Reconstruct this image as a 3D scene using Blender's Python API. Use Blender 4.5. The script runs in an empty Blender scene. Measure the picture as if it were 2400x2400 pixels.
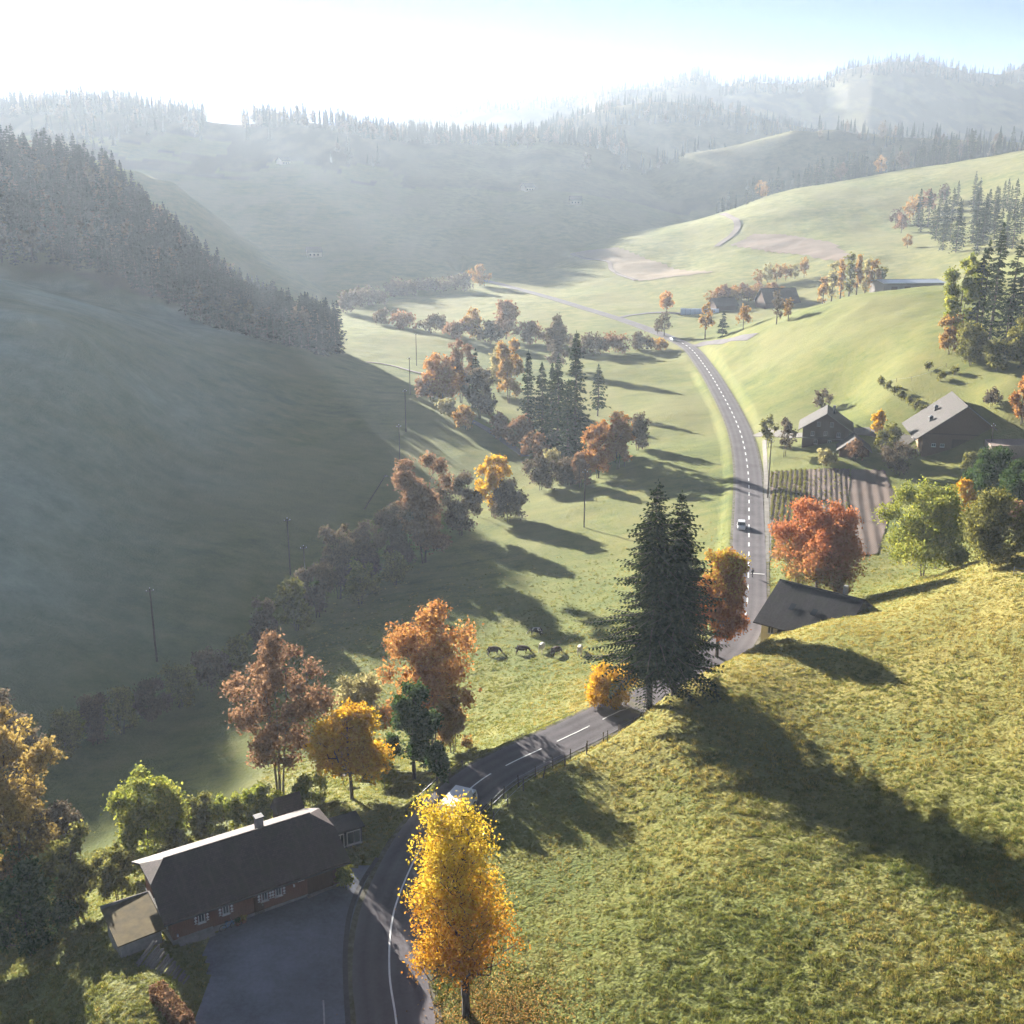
import bpy, math, random
import numpy as np
from mathutils import Vector, Matrix

# ------------------------------------------------------------------ camera, world, sun, exposure
S = bpy.context.scene
CAM_H = 66.0
PITCH = math.radians(16.6)
F = 2100.0 / 1932.0            # focal length over picture width
SUN_AZ = math.radians(-30.0)   # clockwise from +Y (view direction); negative = left
SUN_EL = math.radians(13.5)

cam_d = bpy.data.cameras.new("camera")
cam = bpy.data.objects.new("camera", cam_d)
S.collection.objects.link(cam)
cam.location = (0, 0, CAM_H)
cam.rotation_euler = (math.pi / 2 - PITCH, 0, 0)
cam_d.sensor_width = 36.0
cam_d.lens = 36.0 * F
cam_d.clip_start = 0.5
cam_d.clip_end = 60000
S.camera = cam

W = bpy.data.worlds.new("World")
S.world = W
W.use_nodes = True
wn = W.node_tree.nodes
wl = W.node_tree.links
for n in list(wn):
    wn.remove(n)
w_out = wn.new("ShaderNodeOutputWorld")
w_bg = wn.new("ShaderNodeBackground")
w_sky = wn.new("ShaderNodeTexSky")
w_sky.sky_type = 'NISHITA'
w_sky.sun_disc = False
w_sky.sun_elevation = SUN_EL
w_sky.sun_rotation = SUN_AZ
w_sky.altitude = 9000
w_sky.air_density = 0.37
w_sky.dust_density = 0.5
w_sky.ozone_density = 1.0
w_bg.inputs['Strength'].default_value = 0.05
wl.new(w_sky.outputs[0], w_bg.inputs[0])
wl.new(w_bg.outputs[0], w_out.inputs[0])

sun_d = bpy.data.lights.new("sun", 'SUN')
sun = bpy.data.objects.new("sun", sun_d)
S.collection.objects.link(sun)
SUN_DIR = Vector((math.sin(SUN_AZ) * math.cos(SUN_EL), math.cos(SUN_AZ) * math.cos(SUN_EL), math.sin(SUN_EL)))
sun.rotation_euler = (-SUN_DIR).to_track_quat('-Z', 'Y').to_euler()
sun.location = (-300, 400, 300)
sun_d.energy = 4.4
sun_d.angle = math.radians(0.5)
sun_d.color = (1.0, 0.94, 0.85)

S.view_settings.view_transform = 'Standard'
S.view_settings.look = 'None'
S.view_settings.gamma = 1.0
S.view_settings.use_curve_mapping = False
S.view_settings.exposure = 2.68
S.cycles.use_denoising = True
S.cycles.adaptive_threshold = 0.02
S.cycles.max_bounces = 4
S.cycles.diffuse_bounces = 2
S.cycles.transmission_bounces = 3
S.cycles.glossy_bounces = 2
S.cycles.use_light_tree = False
S.cycles.transparent_max_bounces = 4
S.cycles.volume_bounces = 0
S.cycles.sample_clamp_indirect = 6

COL = S.collection
CT, ST = math.cos(PITCH), math.sin(PITCH)

def ray(px, py):
    """direction of the sight line through a spot of the picture (1932 units wide)"""
    v = (py - 966.0) / 2100.0
    return np.array([(px - 966.0) / 2100.0, CT - v * ST, -ST - v * CT])

def at_Y(px, py, Y):
    d = ray(px, py)
    return np.array([0, 0, CAM_H]) + d * (Y / d[1])

def at_z(px, py, z):
    d = ray(px, py)
    return np.array([0, 0, CAM_H]) + d * ((z - CAM_H) / d[2])

# ------------------------------------------------------------------ numpy noise
def _hash(ix, iy, seed):
    h = (ix.astype(np.int64) * 374761393 + iy.astype(np.int64) * 668265263 + seed * 974634777) & 0xFFFFFFFF
    h = ((h ^ (h >> 13)) * 1274126177) & 0xFFFFFFFF
    h = h ^ (h >> 16)
    return (h & 0xFFFFFF) / float(0xFFFFFF)

def vnoise(x, y, seed=0):
    x = np.asarray(x, float); y = np.asarray(y, float)
    ix = np.floor(x); iy = np.floor(y)
    fx = x - ix; fy = y - iy
    fx = fx * fx * fx * (fx * (fx * 6 - 15) + 10)
    fy = fy * fy * fy * (fy * (fy * 6 - 15) + 10)
    a = _hash(ix, iy, seed); b = _hash(ix + 1, iy, seed)
    c = _hash(ix, iy + 1, seed); d = _hash(ix + 1, iy + 1, seed)
    return (a * (1 - fx) + b * fx) * (1 - fy) + (c * (1 - fx) + d * fx) * fy * 1.0

def fbm(x, y, seed=0, octv=4):
    s = 0.0; a = 0.5
    for i in range(octv):
        s = s + a * (vnoise(x, y, seed + i * 17) - 0.5)
        x = x * 2.03 + 11.3; y = y * 2.03 - 7.7
        a *= 0.5
    return s

def smooth(t):
    t = np.clip(t, 0, 1)
    return t * t * (3 - 2 * t)

# ------------------------------------------------------------------ terrain heights
ROAD_PIX = [(760, 2080, 0), (748, 1932, 0), (735, 1840, 0), (738, 1750, 0), (757, 1680, 0), (800, 1590, 0), (850, 1525, 0), (905, 1475, 0),
            (960, 1443, 0), (1030, 1410, 0), (1100, 1377, 0.0), (1165, 1345, -0.3), (1228, 1320, -1.2), (1298, 1284, -1.9),
            (1352, 1243, -2.2), (1388, 1205, -2.5), (1407, 1158, -2.7), (1412, 1085, -3.3), (1413, 990, -5), (1412, 900, -6), (1402, 835, -6.2),
            (1386, 790, -6.3), (1360, 740, -6.3), (1330, 692, -6.3), (1298, 655, -6.2), (1250, 632, -6), (1180, 606, -6), (1100, 581, -6),
            (1020, 557, -6), (940, 536, -6), (900, 526, -6), (860, 515, -6)]
ROAD_CTRL = np.array([at_z(*p) for p in ROAD_PIX])

def spline(ctrl, step):
    """Catmull-Rom through control points, resampled at about `step` metres"""
    c = np.vstack([2 * ctrl[0] - ctrl[1], ctrl, 2 * ctrl[-1] - ctrl[-2]])
    out = []
    for i in range(1, len(c) - 2):
        p0, p1, p2, p3 = c[i - 1], c[i], c[i + 1], c[i + 2]
        n = max(2, int(np.linalg.norm(p2 - p1) / step))
        t = np.linspace(0, 1, n, endpoint=False)[:, None]
        out.append(0.5 * ((2 * p1) + (-p0 + p2) * t + (2 * p0 - 5 * p1 + 4 * p2 - p3) * t ** 2 + (-p0 + 3 * p1 - 3 * p2 + p3) * t ** 3))
    out.append(c[-2][None])
    return np.vstack(out)

ROAD = spline(ROAD_CTRL, 2.0)

P_Z = [  # (px, py, ground height)
    # court yard and banks by the farmhouse
    (500, 1900, 0), (420, 1850, 0), (560, 1800, 0), (640, 1720, 0), (330, 1790, 0), (480, 1740, 0), (620, 1640, 0), (400, 1932, 0),
    (250, 1700, -5), (150, 1780, -4.5), (60, 1932, -4.5), (200, 1850, -0.3), (130, 1900, -1.8), (0, 1800, -8), (260, 1932, 0.4), (530, 1512, -9), (400, 1600, -9.5),
    (700, 1560, -0.6), (660, 1508, -2.8), (782, 1474, -4), (850, 1436, -7), (0, 1650, -13), (600, 1470, -9),
    # stream
    (20, 1500, -17), (130, 1420, -18), (300, 1330, -18.5), (500, 1200, -19), (620, 1110, -19), (700, 1050, -19), (800, 1000, -18), (930, 930, -17),
    (1050, 850, -15.5), (1010, 760, -14), (960, 690, -12.5), (880, 610, -11), (700, 590, -9.5), (620, 560, -9),
    # pasture between stream and road
    (300, 1480, -15.5), (600, 1250, -16.5), (450, 1400, -15), (800, 1150, -15.5), (1000, 1240, -12), (1050, 1130, -13), (1200, 1000, -11), (1100, 940, -13), (1250, 880, -9.5),
    (1200, 750, -9.5), (1150, 680, -9), (650, 1400, -12.5), (815, 1400, -10.5), (1000, 1352, -7), (900, 1300, -12), (1300, 1000, -8), (1280, 760, -7.5), (1100, 620, -8), (1100, 1300, -7.5),
    # shaded meadow on the left
    (150, 1300, -15), (0, 1250, -11), (400, 1120, -15.5), (0, 1000, 0), (200, 1000, -7.5), (0, 750, 15), (300, 900, -6.5), (300, 750, 4), (600, 900, -13.5), (600, 760, -9.5),
    (450, 1000, -13), (700, 850, -14.5), (150, 640, 23),
    (700, 715, -8), (762, 768, -10.8), (640, 640, -10), (900, 640, -10.5), (870, 800, -13), (800, 700, -11), (730, 670, -10.5),
    # valley floor far
    (700, 540, -8), (850, 520, -8), (600, 520, -8), (1000, 522, -5), (1200, 562, -4), (1270, 575, -3.5), (1060, 545, -5.5), (960, 505, -6),
    # hollow behind the knoll
    (1480, 562, 2), (1400, 575, -1),
    # knoll and farm ground
    (1600, 650, 14), (1500, 700, 5), (1700, 700, 14), (1850, 690, 18), (1600, 750, 4), (1450, 780, -3), (1900, 780, 12), (1560, 842, -0.5), (1490, 850, -3), (1800, 858, 2),
    (1900, 850, 5), (1700, 860, 0), (1560, 950, -3.2), (1680, 950, -2.4), (1470, 950, -4.4), (1650, 1050, -2.6), (1500, 1080, -2.5), (1700, 1090, -1.2), (1800, 1060, 0.5), (1910, 1010, 4), (1800, 920, 0),
    (1480, 1180, -1.0), (1570, 1150, -1.2),
]
P_Y = [  # (px, py, distance)
    (0, 530, 420), (300, 604, 440), (590, 655, 470), (450, 632, 455),
    (1070, 470, 1000), (1330, 410, 1050), (1480, 360, 1100), (1700, 320, 1100), (1932, 283, 1050), (1200, 437, 1020),
    (1500, 450, 850), (1600, 490, 720), (1300, 490, 850), (1350, 515, 750), (1850, 400, 850), (1700, 410, 900), (1420, 420, 930), (1180, 490, 860),
    (1600, 560, 600), (1720, 547, 600),
    (1780, 540, 430), (1620, 556, 440), (1540, 575, 450), (1450, 601, 470), (1360, 640, 488), (1900, 530, 420),
    # near hill on the right: crest and face
    (1270, 1299, 129), (1315, 1274, 133), (1365, 1249, 138), (1420, 1224, 144), (1500, 1196, 148), (1560, 1172, 150), (1743, 1112, 157), (1932, 1042, 162),
]
P_XYZ = [
    (60, 1300, -10), (220, 1350, -5), (330, 1450, 8), (480, 1500, 25), (-150, 1100, -8), (-300, 900, 0), (0, 1000, -8),
    (150, 520, 8), (175, 530, 12), (120, 530, 2), (220, 520, 20),
    (130, 185, 10), (180, 250, 18), (250, 350, 42), (300, 500, 55), (400, 750, 70), (600, 1000, 110), (150, 330, 24),
    (-80, 560, -8), (-150, 520, 2),
    (46, 88.6, 7.5), (36.7, 66, 5.5), (25, 68.8, 4.2), (9.8, 73, 2.3), (21.9, 92.5, 4.2), (2, 82, 1.5), (5.5, 95, 1.6), (14, 108, 2.2), (30, 110, 4.6), (44, 115, 6.8), (58, 110, 9.5), (60, 135, 9.5), (40, 130, 5.5),
    (60, 40, 9), (30, 20, 6), (100, 140, 19), (130, 80, 22), (200, 100, 38), (0, 0, 2), (-40, 30, -3), (-100, 60, -2), (10, 55, 2), (-4, 70, 0.4),
    (-60, 60, -6), (-120, 120, -2), (-160, 200, 10), (-250, 300, 32), (-300, 150, 30), (-400, 400, 70), (-200, 0, 10), (200, -100, 40), (-200, -200, 5), (100, -200, 30),
    (17.8, 126, 3.4), (14.5, 122.5, 2.6),
]
CP = [at_z(*p) for p in P_Z] + [at_Y(*p) for p in P_Y] + [np.array(p, float) for p in P_XYZ]
CP += [ROAD_CTRL[i] for i in range(len(ROAD_CTRL))]
CP = np.array(CP)

def warp(x, y):
    d = np.sqrt((y + 40.0) ** 2 + x ** 2 + 900.0)
    a = np.arctan2(x, np.maximum(y + 40.0, 1.0))
    return a * 2.0, np.log(d)

_cu, _cw = warp(CP[:, 0], CP[:, 1])
_C2 = 0.05 ** 2
def _phi(du, dw):
    return np.sqrt(du * du + dw * dw + _C2)
def _fit():
    n = len(CP)
    A = _phi(_cu[:, None] - _cu[None], _cw[:, None] - _cw[None])
    A -= np.eye(n) * 0.004          # a little smoothing
    Q = np.stack([np.ones(n), _cu, _cw], 1)
    M = np.zeros((n + 3, n + 3)); M[:n, :n] = A; M[:n, n:] = Q; M[n:, :n] = Q.T
    return np.linalg.solve(M, np.concatenate([CP[:, 2], np.zeros(3)]))
_WT = _fit()

def rbf(x, y):
    u, w = warp(x, y)
    n = len(CP)
    out = np.empty(u.shape)
    uf, wf, of = u.ravel(), w.ravel(), out.ravel()
    for i in range(0, uf.size, 40000):
        a = uf[i:i + 40000]; b = wf[i:i + 40000]
        of[i:i + 40000] = _phi(a[:, None] - _cu[None], b[:, None] - _cw[None]) @ _WT[:n] + _WT[n] + _WT[n + 1] * a + _WT[n + 2] * b
    return of.reshape(u.shape)

class Ridge:
    """a hill line: crest given by picture direction, distance and height; foot distance; fall behind"""
    def __init__(self, crest, foot, foot_z, power, back, rough, seed):
        pts = np.array([at_Y(px, py, Y) for px, py, Y in crest])
        self.a = np.arctan2(pts[:, 0], pts[:, 1]); self.r = np.hypot(pts[:, 0], pts[:, 1]); self.z = pts[:, 2]
        self.foot = foot; self.fz = foot_z; self.p = power; self.back = back; self.rough = rough; self.seed = seed
    def crest(self, a):
        return np.interp(a, self.a, self.r), np.interp(a, self.a, self.z)
    def __call__(self, x, y, a, r):
        rc, zc = self.crest(a)
        rf = self.foot * rc
        t = np.clip((r - rf) / (rc - rf), 0, 1)
        fz = np.minimum(self.fz, zc - 2.0)
        front = fz + (zc - fz) * (t ** self.p)
        behind = zc - (r - rc) * self.back
        z = np.where(r < rc, front, behind)
        n = fbm(x / (rc * .06) , y / (rc * .06), self.seed, 4) * self.rough
        fade = np.where(r < rc, (1 - t) * smooth(t * 4) * 1.0, smooth((r - rc) / (0.15 * rc)))
        z = z + n * fade * np.maximum(zc, 20) 
        z = np.where(r < rf, -400 - 0 * z, z)
        inside = (a >= self.a[0]) & (a <= self.a[-1])
        return np.where(inside, z, -400)

RIDGES = {
    'spur': Ridge([(-5200, 200, 560), (-2400, 200, 560), (-1200, 200, 570), (-500, 212, 575), (-310, 225, 572), (-200, 240, 570), (-100, 256, 570), (0, 311, 565), (110, 335, 560), (205, 355, 560), (270, 420, 560), (330, 478, 555), (400, 540, 550), (480, 607, 545), (560, 655, 540), (640, 700, 535)],
                  0.72, -3, 1.0, 0.42, 0.08, 3),
    'spur_far': Ridge([(-200, 250, 800), (150, 290, 800), (330, 345, 800), (400, 400, 800), (480, 460, 800), (560, 512, 790), (620, 550, 780), (690, 590, 760)],
                  0.78, -6, 1.1, 0.35, 0.06, 5),
    'wood_ridge': Ridge([(-4000, 130, 1223), (-900, 165, 1223), (-300, 180, 1242), (0, 208, 1270), (100, 203, 1270), (200, 198, 1298), (300, 214, 1317), (400, 230, 1336), (450, 234, 1345), (560, 224, 1364), (640, 238, 1364), (720, 254, 1373), (800, 262, 1392), (870, 262, 1411), (960, 266, 1430), (1020, 256, 1430), (1100, 266, 1439), (1180, 278, 1467), (1280, 300, 1505), (1360, 332, 1552), (1440, 366, 1580), (1540, 402, 1599), (1640, 450, 1599), (1720, 500, 1599)],
                  0.60, -8, 1.15, 0.22, 0.10, 9),
    'lit_ridge': Ridge([(1110, 440, 1361), (1200, 330, 1361), (1290, 290, 1348), (1380, 272, 1335), (1490, 247, 1328), (1560, 243, 1328), (1640, 250, 1328), (1760, 262, 1296), (1932, 268, 1264), (2600, 230, 1231)],
                  0.80, -10, 1.0, 0.3, 0.05, 13),
    'mid_hill': Ridge([(800, 430, 1860), (900, 300, 1693), (1050, 228, 1693), (1150, 200, 1693), (1200, 194, 1693), (1270, 190, 1693), (1350, 200, 1693), (1450, 224, 1661), (1560, 248, 1630), (1700, 275, 1630), (1800, 430, 1630)],
                  0.75, -10, 1.0, 0.3, 0.06, 17),
    'far_hill': Ridge([(560, 420, 2446), (700, 270, 2446), (780, 226, 2446), (860, 200, 2446), (960, 190, 2446), (1090, 184, 2389), (1150, 166, 2275), (1200, 168, 2247), (1310, 138, 2218), (1335, 142, 2207), (1365, 163, 2190), (1400, 152, 2161), (1500, 155, 2133), (1560, 148, 2105), (1605, 126, 2076), (1650, 118, 2048), (1710, 112, 2048), (1760, 118, 2048), (1830, 135, 2048), (1880, 138, 2048), (1932, 128, 2048), (2300, 125, 1991), (3200, 130, 1991)],
                  0.70, -10, 1.0, 0.3, 0.06, 21),
    'horizon_hill': Ridge([(-3000, 250, 2523), (0, 262, 2523), (600, 250, 2523), (900, 215, 2523), (1090, 190, 2523), (1300, 200, 2523), (1932, 200, 2523), (4000, 200, 2523)],
                  0.75, -10, 1.0, 0.2, 0.04, 25),
}

def road_blend(x, y, z, ctrl, half, soft):
    """level the ground to a road's line"""
    xs, ys, zs = x.ravel(), y.ravel(), z.ravel().copy()
    m = (xs > ctrl[:, 0].min() - 40) & (xs < ctrl[:, 0].max() + 40) & (ys > ctrl[:, 1].min() - 40) & (ys < ctrl[:, 1].max() + 40)
    idx = np.nonzero(m)[0]
    for i in range(0, len(idx), 20000):
        k = idx[i:i + 20000]
        d2 = (xs[k][:, None] - ctrl[None, :, 0]) ** 2 + (ys[k][:, None] - ctrl[None, :, 1]) ** 2
        j = d2.argmin(1)
        d = np.sqrt(d2[np.arange(len(k)), j])
        w = 1 - smooth((d - half) / soft)
        zs[k] = zs[k] * (1 - w) + (ctrl[j, 2] - 0.02) * w
    return zs.reshape(z.shape)

def height(x, y):
    x = np.asarray(x, float); y = np.asarray(y, float)
    r = np.hypot(x, y); a = np.arctan2(x, y)
    z = rbf(x, y)
    # soft natural relief, growing with distance
    amp = np.clip((r - 40) / 400, 0, 1)
    z = z + fbm(x / 38, y / 38, 31, 4) * (0.5 + 2.6 * amp) + fbm(x / 9, y / 9, 37, 3) * 0.45
    far = smooth((r - 1250) / 500)
    z = z * (1 - far) + far * np.minimum(z, -8)
    for k in RIDGES.values():
        zr = k(x, y, a, r)
        d = np.clip((zr - z) / 6 + 0.5, 0, 1)
        z = np.where(zr > -399, z * (1 - d) + zr * d + 3.0 * d * (1 - d), z)
    z = road_blend(x, y, z, ROAD, 3.7, 3.0)
    return z

# grid: polar about the spot below the camera, finest inside the view
_ang = np.radians(np.concatenate([np.arange(-112, -60, 2.0), np.arange(-60, -34, 0.5), np.arange(-34, 34, 0.105), np.arange(34, 60, 0.5), np.arange(60, 113, 2.0)]))
_rad = np.concatenate([np.geomspace(6, 55, 22, endpoint=False), np.geomspace(55, 260, 230, endpoint=False), np.geomspace(260, 1250, 190, endpoint=False), np.geomspace(1250, 2750, 90)])
_lr = np.log(_rad)
GA, GR = np.meshgrid(_ang, _rad, indexing='ij')
GX, GY = np.sin(GA) * GR, np.cos(GA) * GR
GZ = height(GX, GY)

def zg(x, y):
    """height of the built ground surface"""
    x = np.atleast_1d(np.asarray(x, float)); y = np.atleast_1d(np.asarray(y, float))
    a = np.arctan2(x, y); l = np.log(np.maximum(np.hypot(x, y), 6.01))
    i = np.clip(np.searchsorted(_ang, a) - 1, 0, len(_ang) - 2)
    j = np.clip(np.searchsorted(_lr, l) - 1, 0, len(_lr) - 2)
    fa = (a - _ang[i]) / (_ang[i + 1] - _ang[i]); fl = (np.exp(l) - _rad[j]) / (_rad[j + 1] - _rad[j])
    return (GZ[i, j] * (1 - fa) + GZ[i + 1, j] * fa) * (1 - fl) + (GZ[i, j + 1] * (1 - fa) + GZ[i + 1, j + 1] * fa) * fl

def z1(x, y):
    return float(zg(x, y)[0])

def hit(px, py, ymin=30.0, ymax=6000.0):
    """where the sight line through a spot of the picture meets the ground"""
    d = ray(px, py)
    Y = np.geomspace(ymin, ymax, 3000)
    s = Y / d[1]
    X = d[0] * s; Z = CAM_H + d[2] * s
    below = Z < zg(X, Y)
    k = int(np.argmax(below))
    if not below[k]:
        return None
    lo, hi = Y[max(k - 1, 0)], Y[k]
    for _ in range(24):
        m = (lo + hi) / 2
        if CAM_H + d[2] * m / d[1] < z1(d[0] * m / d[1], m): hi = m
        else: lo = m
    X = d[0] * hi / d[1]
    return np.array([X, hi, z1(X, hi)])

# ------------------------------------------------------------------ mesh and tag helpers
def new_mesh(name, V, faces, mats=None, midx=None, smooth_shade=False):
    """faces: list of arrays, each (n,3) or (n,4)"""
    V = np.asarray(V, np.float32).reshape(-1, 3)
    faces = [np.asarray(f, np.int32) for f in faces if len(f)]
    me = bpy.data.meshes.new(name)
    me.vertices.add(len(V)); me.vertices.foreach_set("co", V.ravel())
    li = np.concatenate([f.ravel() for f in faces])
    tot = np.concatenate([np.full(len(f), f.shape[1], np.int32) for f in faces])
    st = np.concatenate([[0], np.cumsum(tot)[:-1]]).astype(np.int32)
    me.loops.add(len(li)); me.loops.foreach_set("vertex_index", li)
    me.polygons.add(len(tot)); me.polygons.foreach_set("loop_start", st)
    if mats:
        for m in mats: me.materials.append(m)
    if midx is not None:
        me.polygons.foreach_set("material_index", np.asarray(midx, np.int32))
    me.polygons.foreach_set("use_smooth", np.full(len(tot), smooth_shade, bool))
    me.update(calc_edges=True)
    return me

def link(name, me, parent=None, loc=(0, 0, 0), rz=0.0, **tags):
    o = bpy.data.objects.new(name, me)
    COL.objects.link(o)
    if parent is not None: o.parent = parent
    o.location = loc
    o.rotation_euler = (0, 0, rz)
    for k, v in tags.items():
        if v is not None: o[k] = v
    return o

def thing(name, label, cat, loc=(0, 0, 0), rz=0.0, group=None):
    return link(name, None, None, loc, rz, label=label, category=cat, group=group)

def copy_tree(src, loc, rz, label=None, scale=None):
    o = src.copy(); COL.objects.link(o)
    o.location = loc; o.rotation_euler = (0, 0, rz)
    if label: o['label'] = label
    if scale is not None: o.scale = scale if hasattr(scale, '__len__') else (scale,) * 3
    for ch in list(src.children):
        c = ch.copy(); COL.objects.link(c); c.parent = o
        for g in list(ch.children):
            d = g.copy(); COL.objects.link(d); d.parent = c
    return o

class MB:
    """gathers boxes, tubes and faces into one mesh"""
    def __init__(self): self.V = []; self.Q = []; self.T = []; self.n = 0; self.qm = []; self.tm = []
    def add(self, V, Q=(), T=(), m=0):
        self.V.append(np.asarray(V, float).reshape(-1, 3))
        if len(Q): self.Q.append(np.asarray(Q, np.int32) + self.n); self.qm += [m] * len(Q)
        if len(T): self.T.append(np.asarray(T, np.int32) + self.n); self.tm += [m] * len(T)
        self.n += len(self.V[-1])
        return self
    def box(self, x0, x1, y0, y1, z0, z1, m=0, R=None, off=(0, 0, 0)):
        V = np.array([[x, y, z] for z in (z0, z1) for (x, y) in ((x0, y0), (x1, y0), (x1, y1), (x0, y1))], float)
        if R is not None: V = V @ np.asarray(R).T
        V = V + np.asarray(off)
        return self.add(V, [[0, 3, 2, 1], [4, 5, 6, 7], [0, 1, 5, 4], [1, 2, 6, 5], [2, 3, 7, 6], [3, 0, 4, 7]], m=m)
    def prism(self, poly, vec, m=0):
        """polygon (n,3) pushed along vec"""
        P = np.asarray(poly, float); n = len(P)
        V = np.vstack([P, P + np.asarray(vec, float)])
        Q = [[i, (i + 1) % n, n + (i + 1) % n, n + i] for i in range(n)]
        self.add(V, Q, m=m)
        b = self.n - 2 * n
        for i in range(1, n - 1):
            self.T.append(np.array([[b, b + i + 1, b + i], [b + n, b + n + i, b + n + i + 1]], np.int32)); self.tm += [m, m]
        return self
    def tube(self, pts, rad, k=6, m=0, cap=True):
        pts = np.asarray(pts, float); rad = np.broadcast_to(np.asarray(rad, float), (len(pts),))
        V = []
        for i, p in enumerate(pts):
            d = pts[min(i + 1, len(pts) - 1)] - pts[max(i - 1, 0)]
            d = d / (np.linalg.norm(d) + 1e-9)
            a = np.cross(d, [0.3, 0.1, 1.0] if abs(d[2]) < .9 else [1.0, 0, 0]); a /= np.linalg.norm(a)
            b = np.cross(d, a)
            t = np.arange(k) * 2 * math.pi / k
            V.append(p + rad[i] * (np.cos(t)[:, None] * a + np.sin(t)[:, None] * b))
        V = np.vstack(V)
        Q = [[i * k + j, i * k + (j + 1) % k, (i + 1) * k + (j + 1) % k, (i + 1) * k + j] for i in range(len(pts) - 1) for j in range(k)]
        T = []
        if cap:
            T = [[0, j + 1, j] for j in range(1, k - 1)] + [[(len(pts) - 1) * k, (len(pts) - 1) * k + j, (len(pts) - 1) * k + j + 1] for j in range(1, k - 1)]
        return self.add(V, Q, T, m=m)
    def lathe(self, prof, k=12, m=0, c=(0, 0, 0)):
        t = np.arange(k) * 2 * math.pi / k
        V = np.vstack([np.stack([r * np.cos(t), r * np.sin(t), np.full(k, z)], 1) for r, z in prof]) + np.asarray(c)
        Q = [[i * k + j, i * k + (j + 1) % k, (i + 1) * k + (j + 1) % k, (i + 1) * k + j] for i in range(len(prof) - 1) for j in range(k)]
        return self.add(V, Q, m=m)
    def mesh(self, name, mats, smooth_shade=False):
        return new_mesh(name, np.vstack(self.V), ([np.vstack(self.Q)] if self.Q else []) + ([np.vstack(self.T)] if self.T else []),
                        mats if isinstance(mats, (list, tuple)) else [mats], self.qm + self.tm, smooth_shade)
    def build(self, name, mats, parent=None, loc=(0, 0, 0), rz=0.0, smooth_shade=False, **tags):
        return link(name, self.mesh(name, mats, smooth_shade), parent, loc, rz, **tags)

# ------------------------------------------------------------------ materials
class N:
    def __init__(self, name):
        self.m = bpy.data.materials.new(name); self.m.use_nodes = True
        self.t = self.m.node_tree; self.t.nodes.clear()
        self.out = self.t.nodes.new("ShaderNodeOutputMaterial")
    def n(self, typ, ins=None, **props):
        nd = self.t.nodes.new(typ)
        for k, v in props.items(): setattr(nd, k, v)
        for k, v in (ins or {}).items():
            s = nd.inputs[k]
            if isinstance(v, bpy.types.NodeSocket): self.t.links.new(v, s)
            elif isinstance(v, bpy.types.Node): self.t.links.new(v.outputs[0], s)
            else: s.default_value = v
        return nd
    def noise(self, scale, detail=4, rough=.55, vec=None, dist=0.0):
        ins = {'Scale': scale, 'Detail': detail, 'Roughness': rough, 'Distortion': dist}
        if vec is not None: ins['Vector'] = vec
        return self.n("ShaderNodeTexNoise", ins).outputs['Fac']
    def ramp(self, fac, stops):
        r = self.n("ShaderNodeValToRGB", {'Fac': fac})
        e = r.color_ramp.elements
        while len(e) < len(stops): e.new(0.5)
        for i, (p, c) in enumerate(stops):
            e[i].position = p; e[i].color = (*c, 1) if len(c) == 3 else c
        return r.outputs[0]
    def mix(self, fac, a, b, blend='MIX'):
        nd = self.n("ShaderNodeMix", data_type='RGBA', blend_type=blend)
        for s, v in ((0, fac), (6, a), (7, b)):
            k = nd.inputs[s]
            if isinstance(v, bpy.types.NodeSocket): self.t.links.new(v, k)
            else: k.default_value = (*v, 1) if hasattr(v, '__len__') and len(v) == 3 else v
        return nd.outputs[2]
    def math(self, op, a, b=0.5):
        return self.n("ShaderNodeMath", {0: a, 1: b}, operation=op).outputs[0]
    def pos(self): return self.n("ShaderNodeNewGeometry").outputs['Position']
    def obj(self): return self.n("ShaderNodeTexCoord").outputs['Object']
    def scaled(self, vec, s, rot=(0, 0, 0)):
        return self.n("ShaderNodeMapping", {'Vector': vec, 'Scale': s, 'Rotation': rot}).outputs[0]
    def bump(self, h, strength=.5, dist=.05):
        return self.n("ShaderNodeBump", {'Height': h, 'Strength': strength, 'Distance': dist}).outputs[0]
    def bsdf(self, color, rough=.8, normal=None, spec=.3, **kw):
        ins = {'Base Color': color if isinstance(color, bpy.types.NodeSocket) else (*color, 1), 'Roughness': rough, 'Specular IOR Level': spec}
        if normal is not None: ins['Normal'] = normal
        ins.update(kw)
        return self.n("ShaderNodeBsdfPrincipled", ins).outputs[0]
    def surf(self, s):
        self.t.links.new(s, self.out.inputs['Surface']); return self.m

def plain(name, c, rough=.7, var=.25, scale=3.0, bump=0.0, spec=.3, metallic=0.0):
    n = N(name)
    v = n.noise(scale, 5, .6, n.obj())
    col = n.ramp(v, [(.25, tuple(x * (1 - var) for x in c)), (.75, tuple(min(1, x * (1 + var)) for x in c))])
    nm = n.bump(n.noise(scale * 6, 4, .6, n.obj()), bump, .03) if bump else None
    return n.surf(n.bsdf(col, rough, nm, spec, **({'Metallic': metallic} if metallic else {})))

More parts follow.
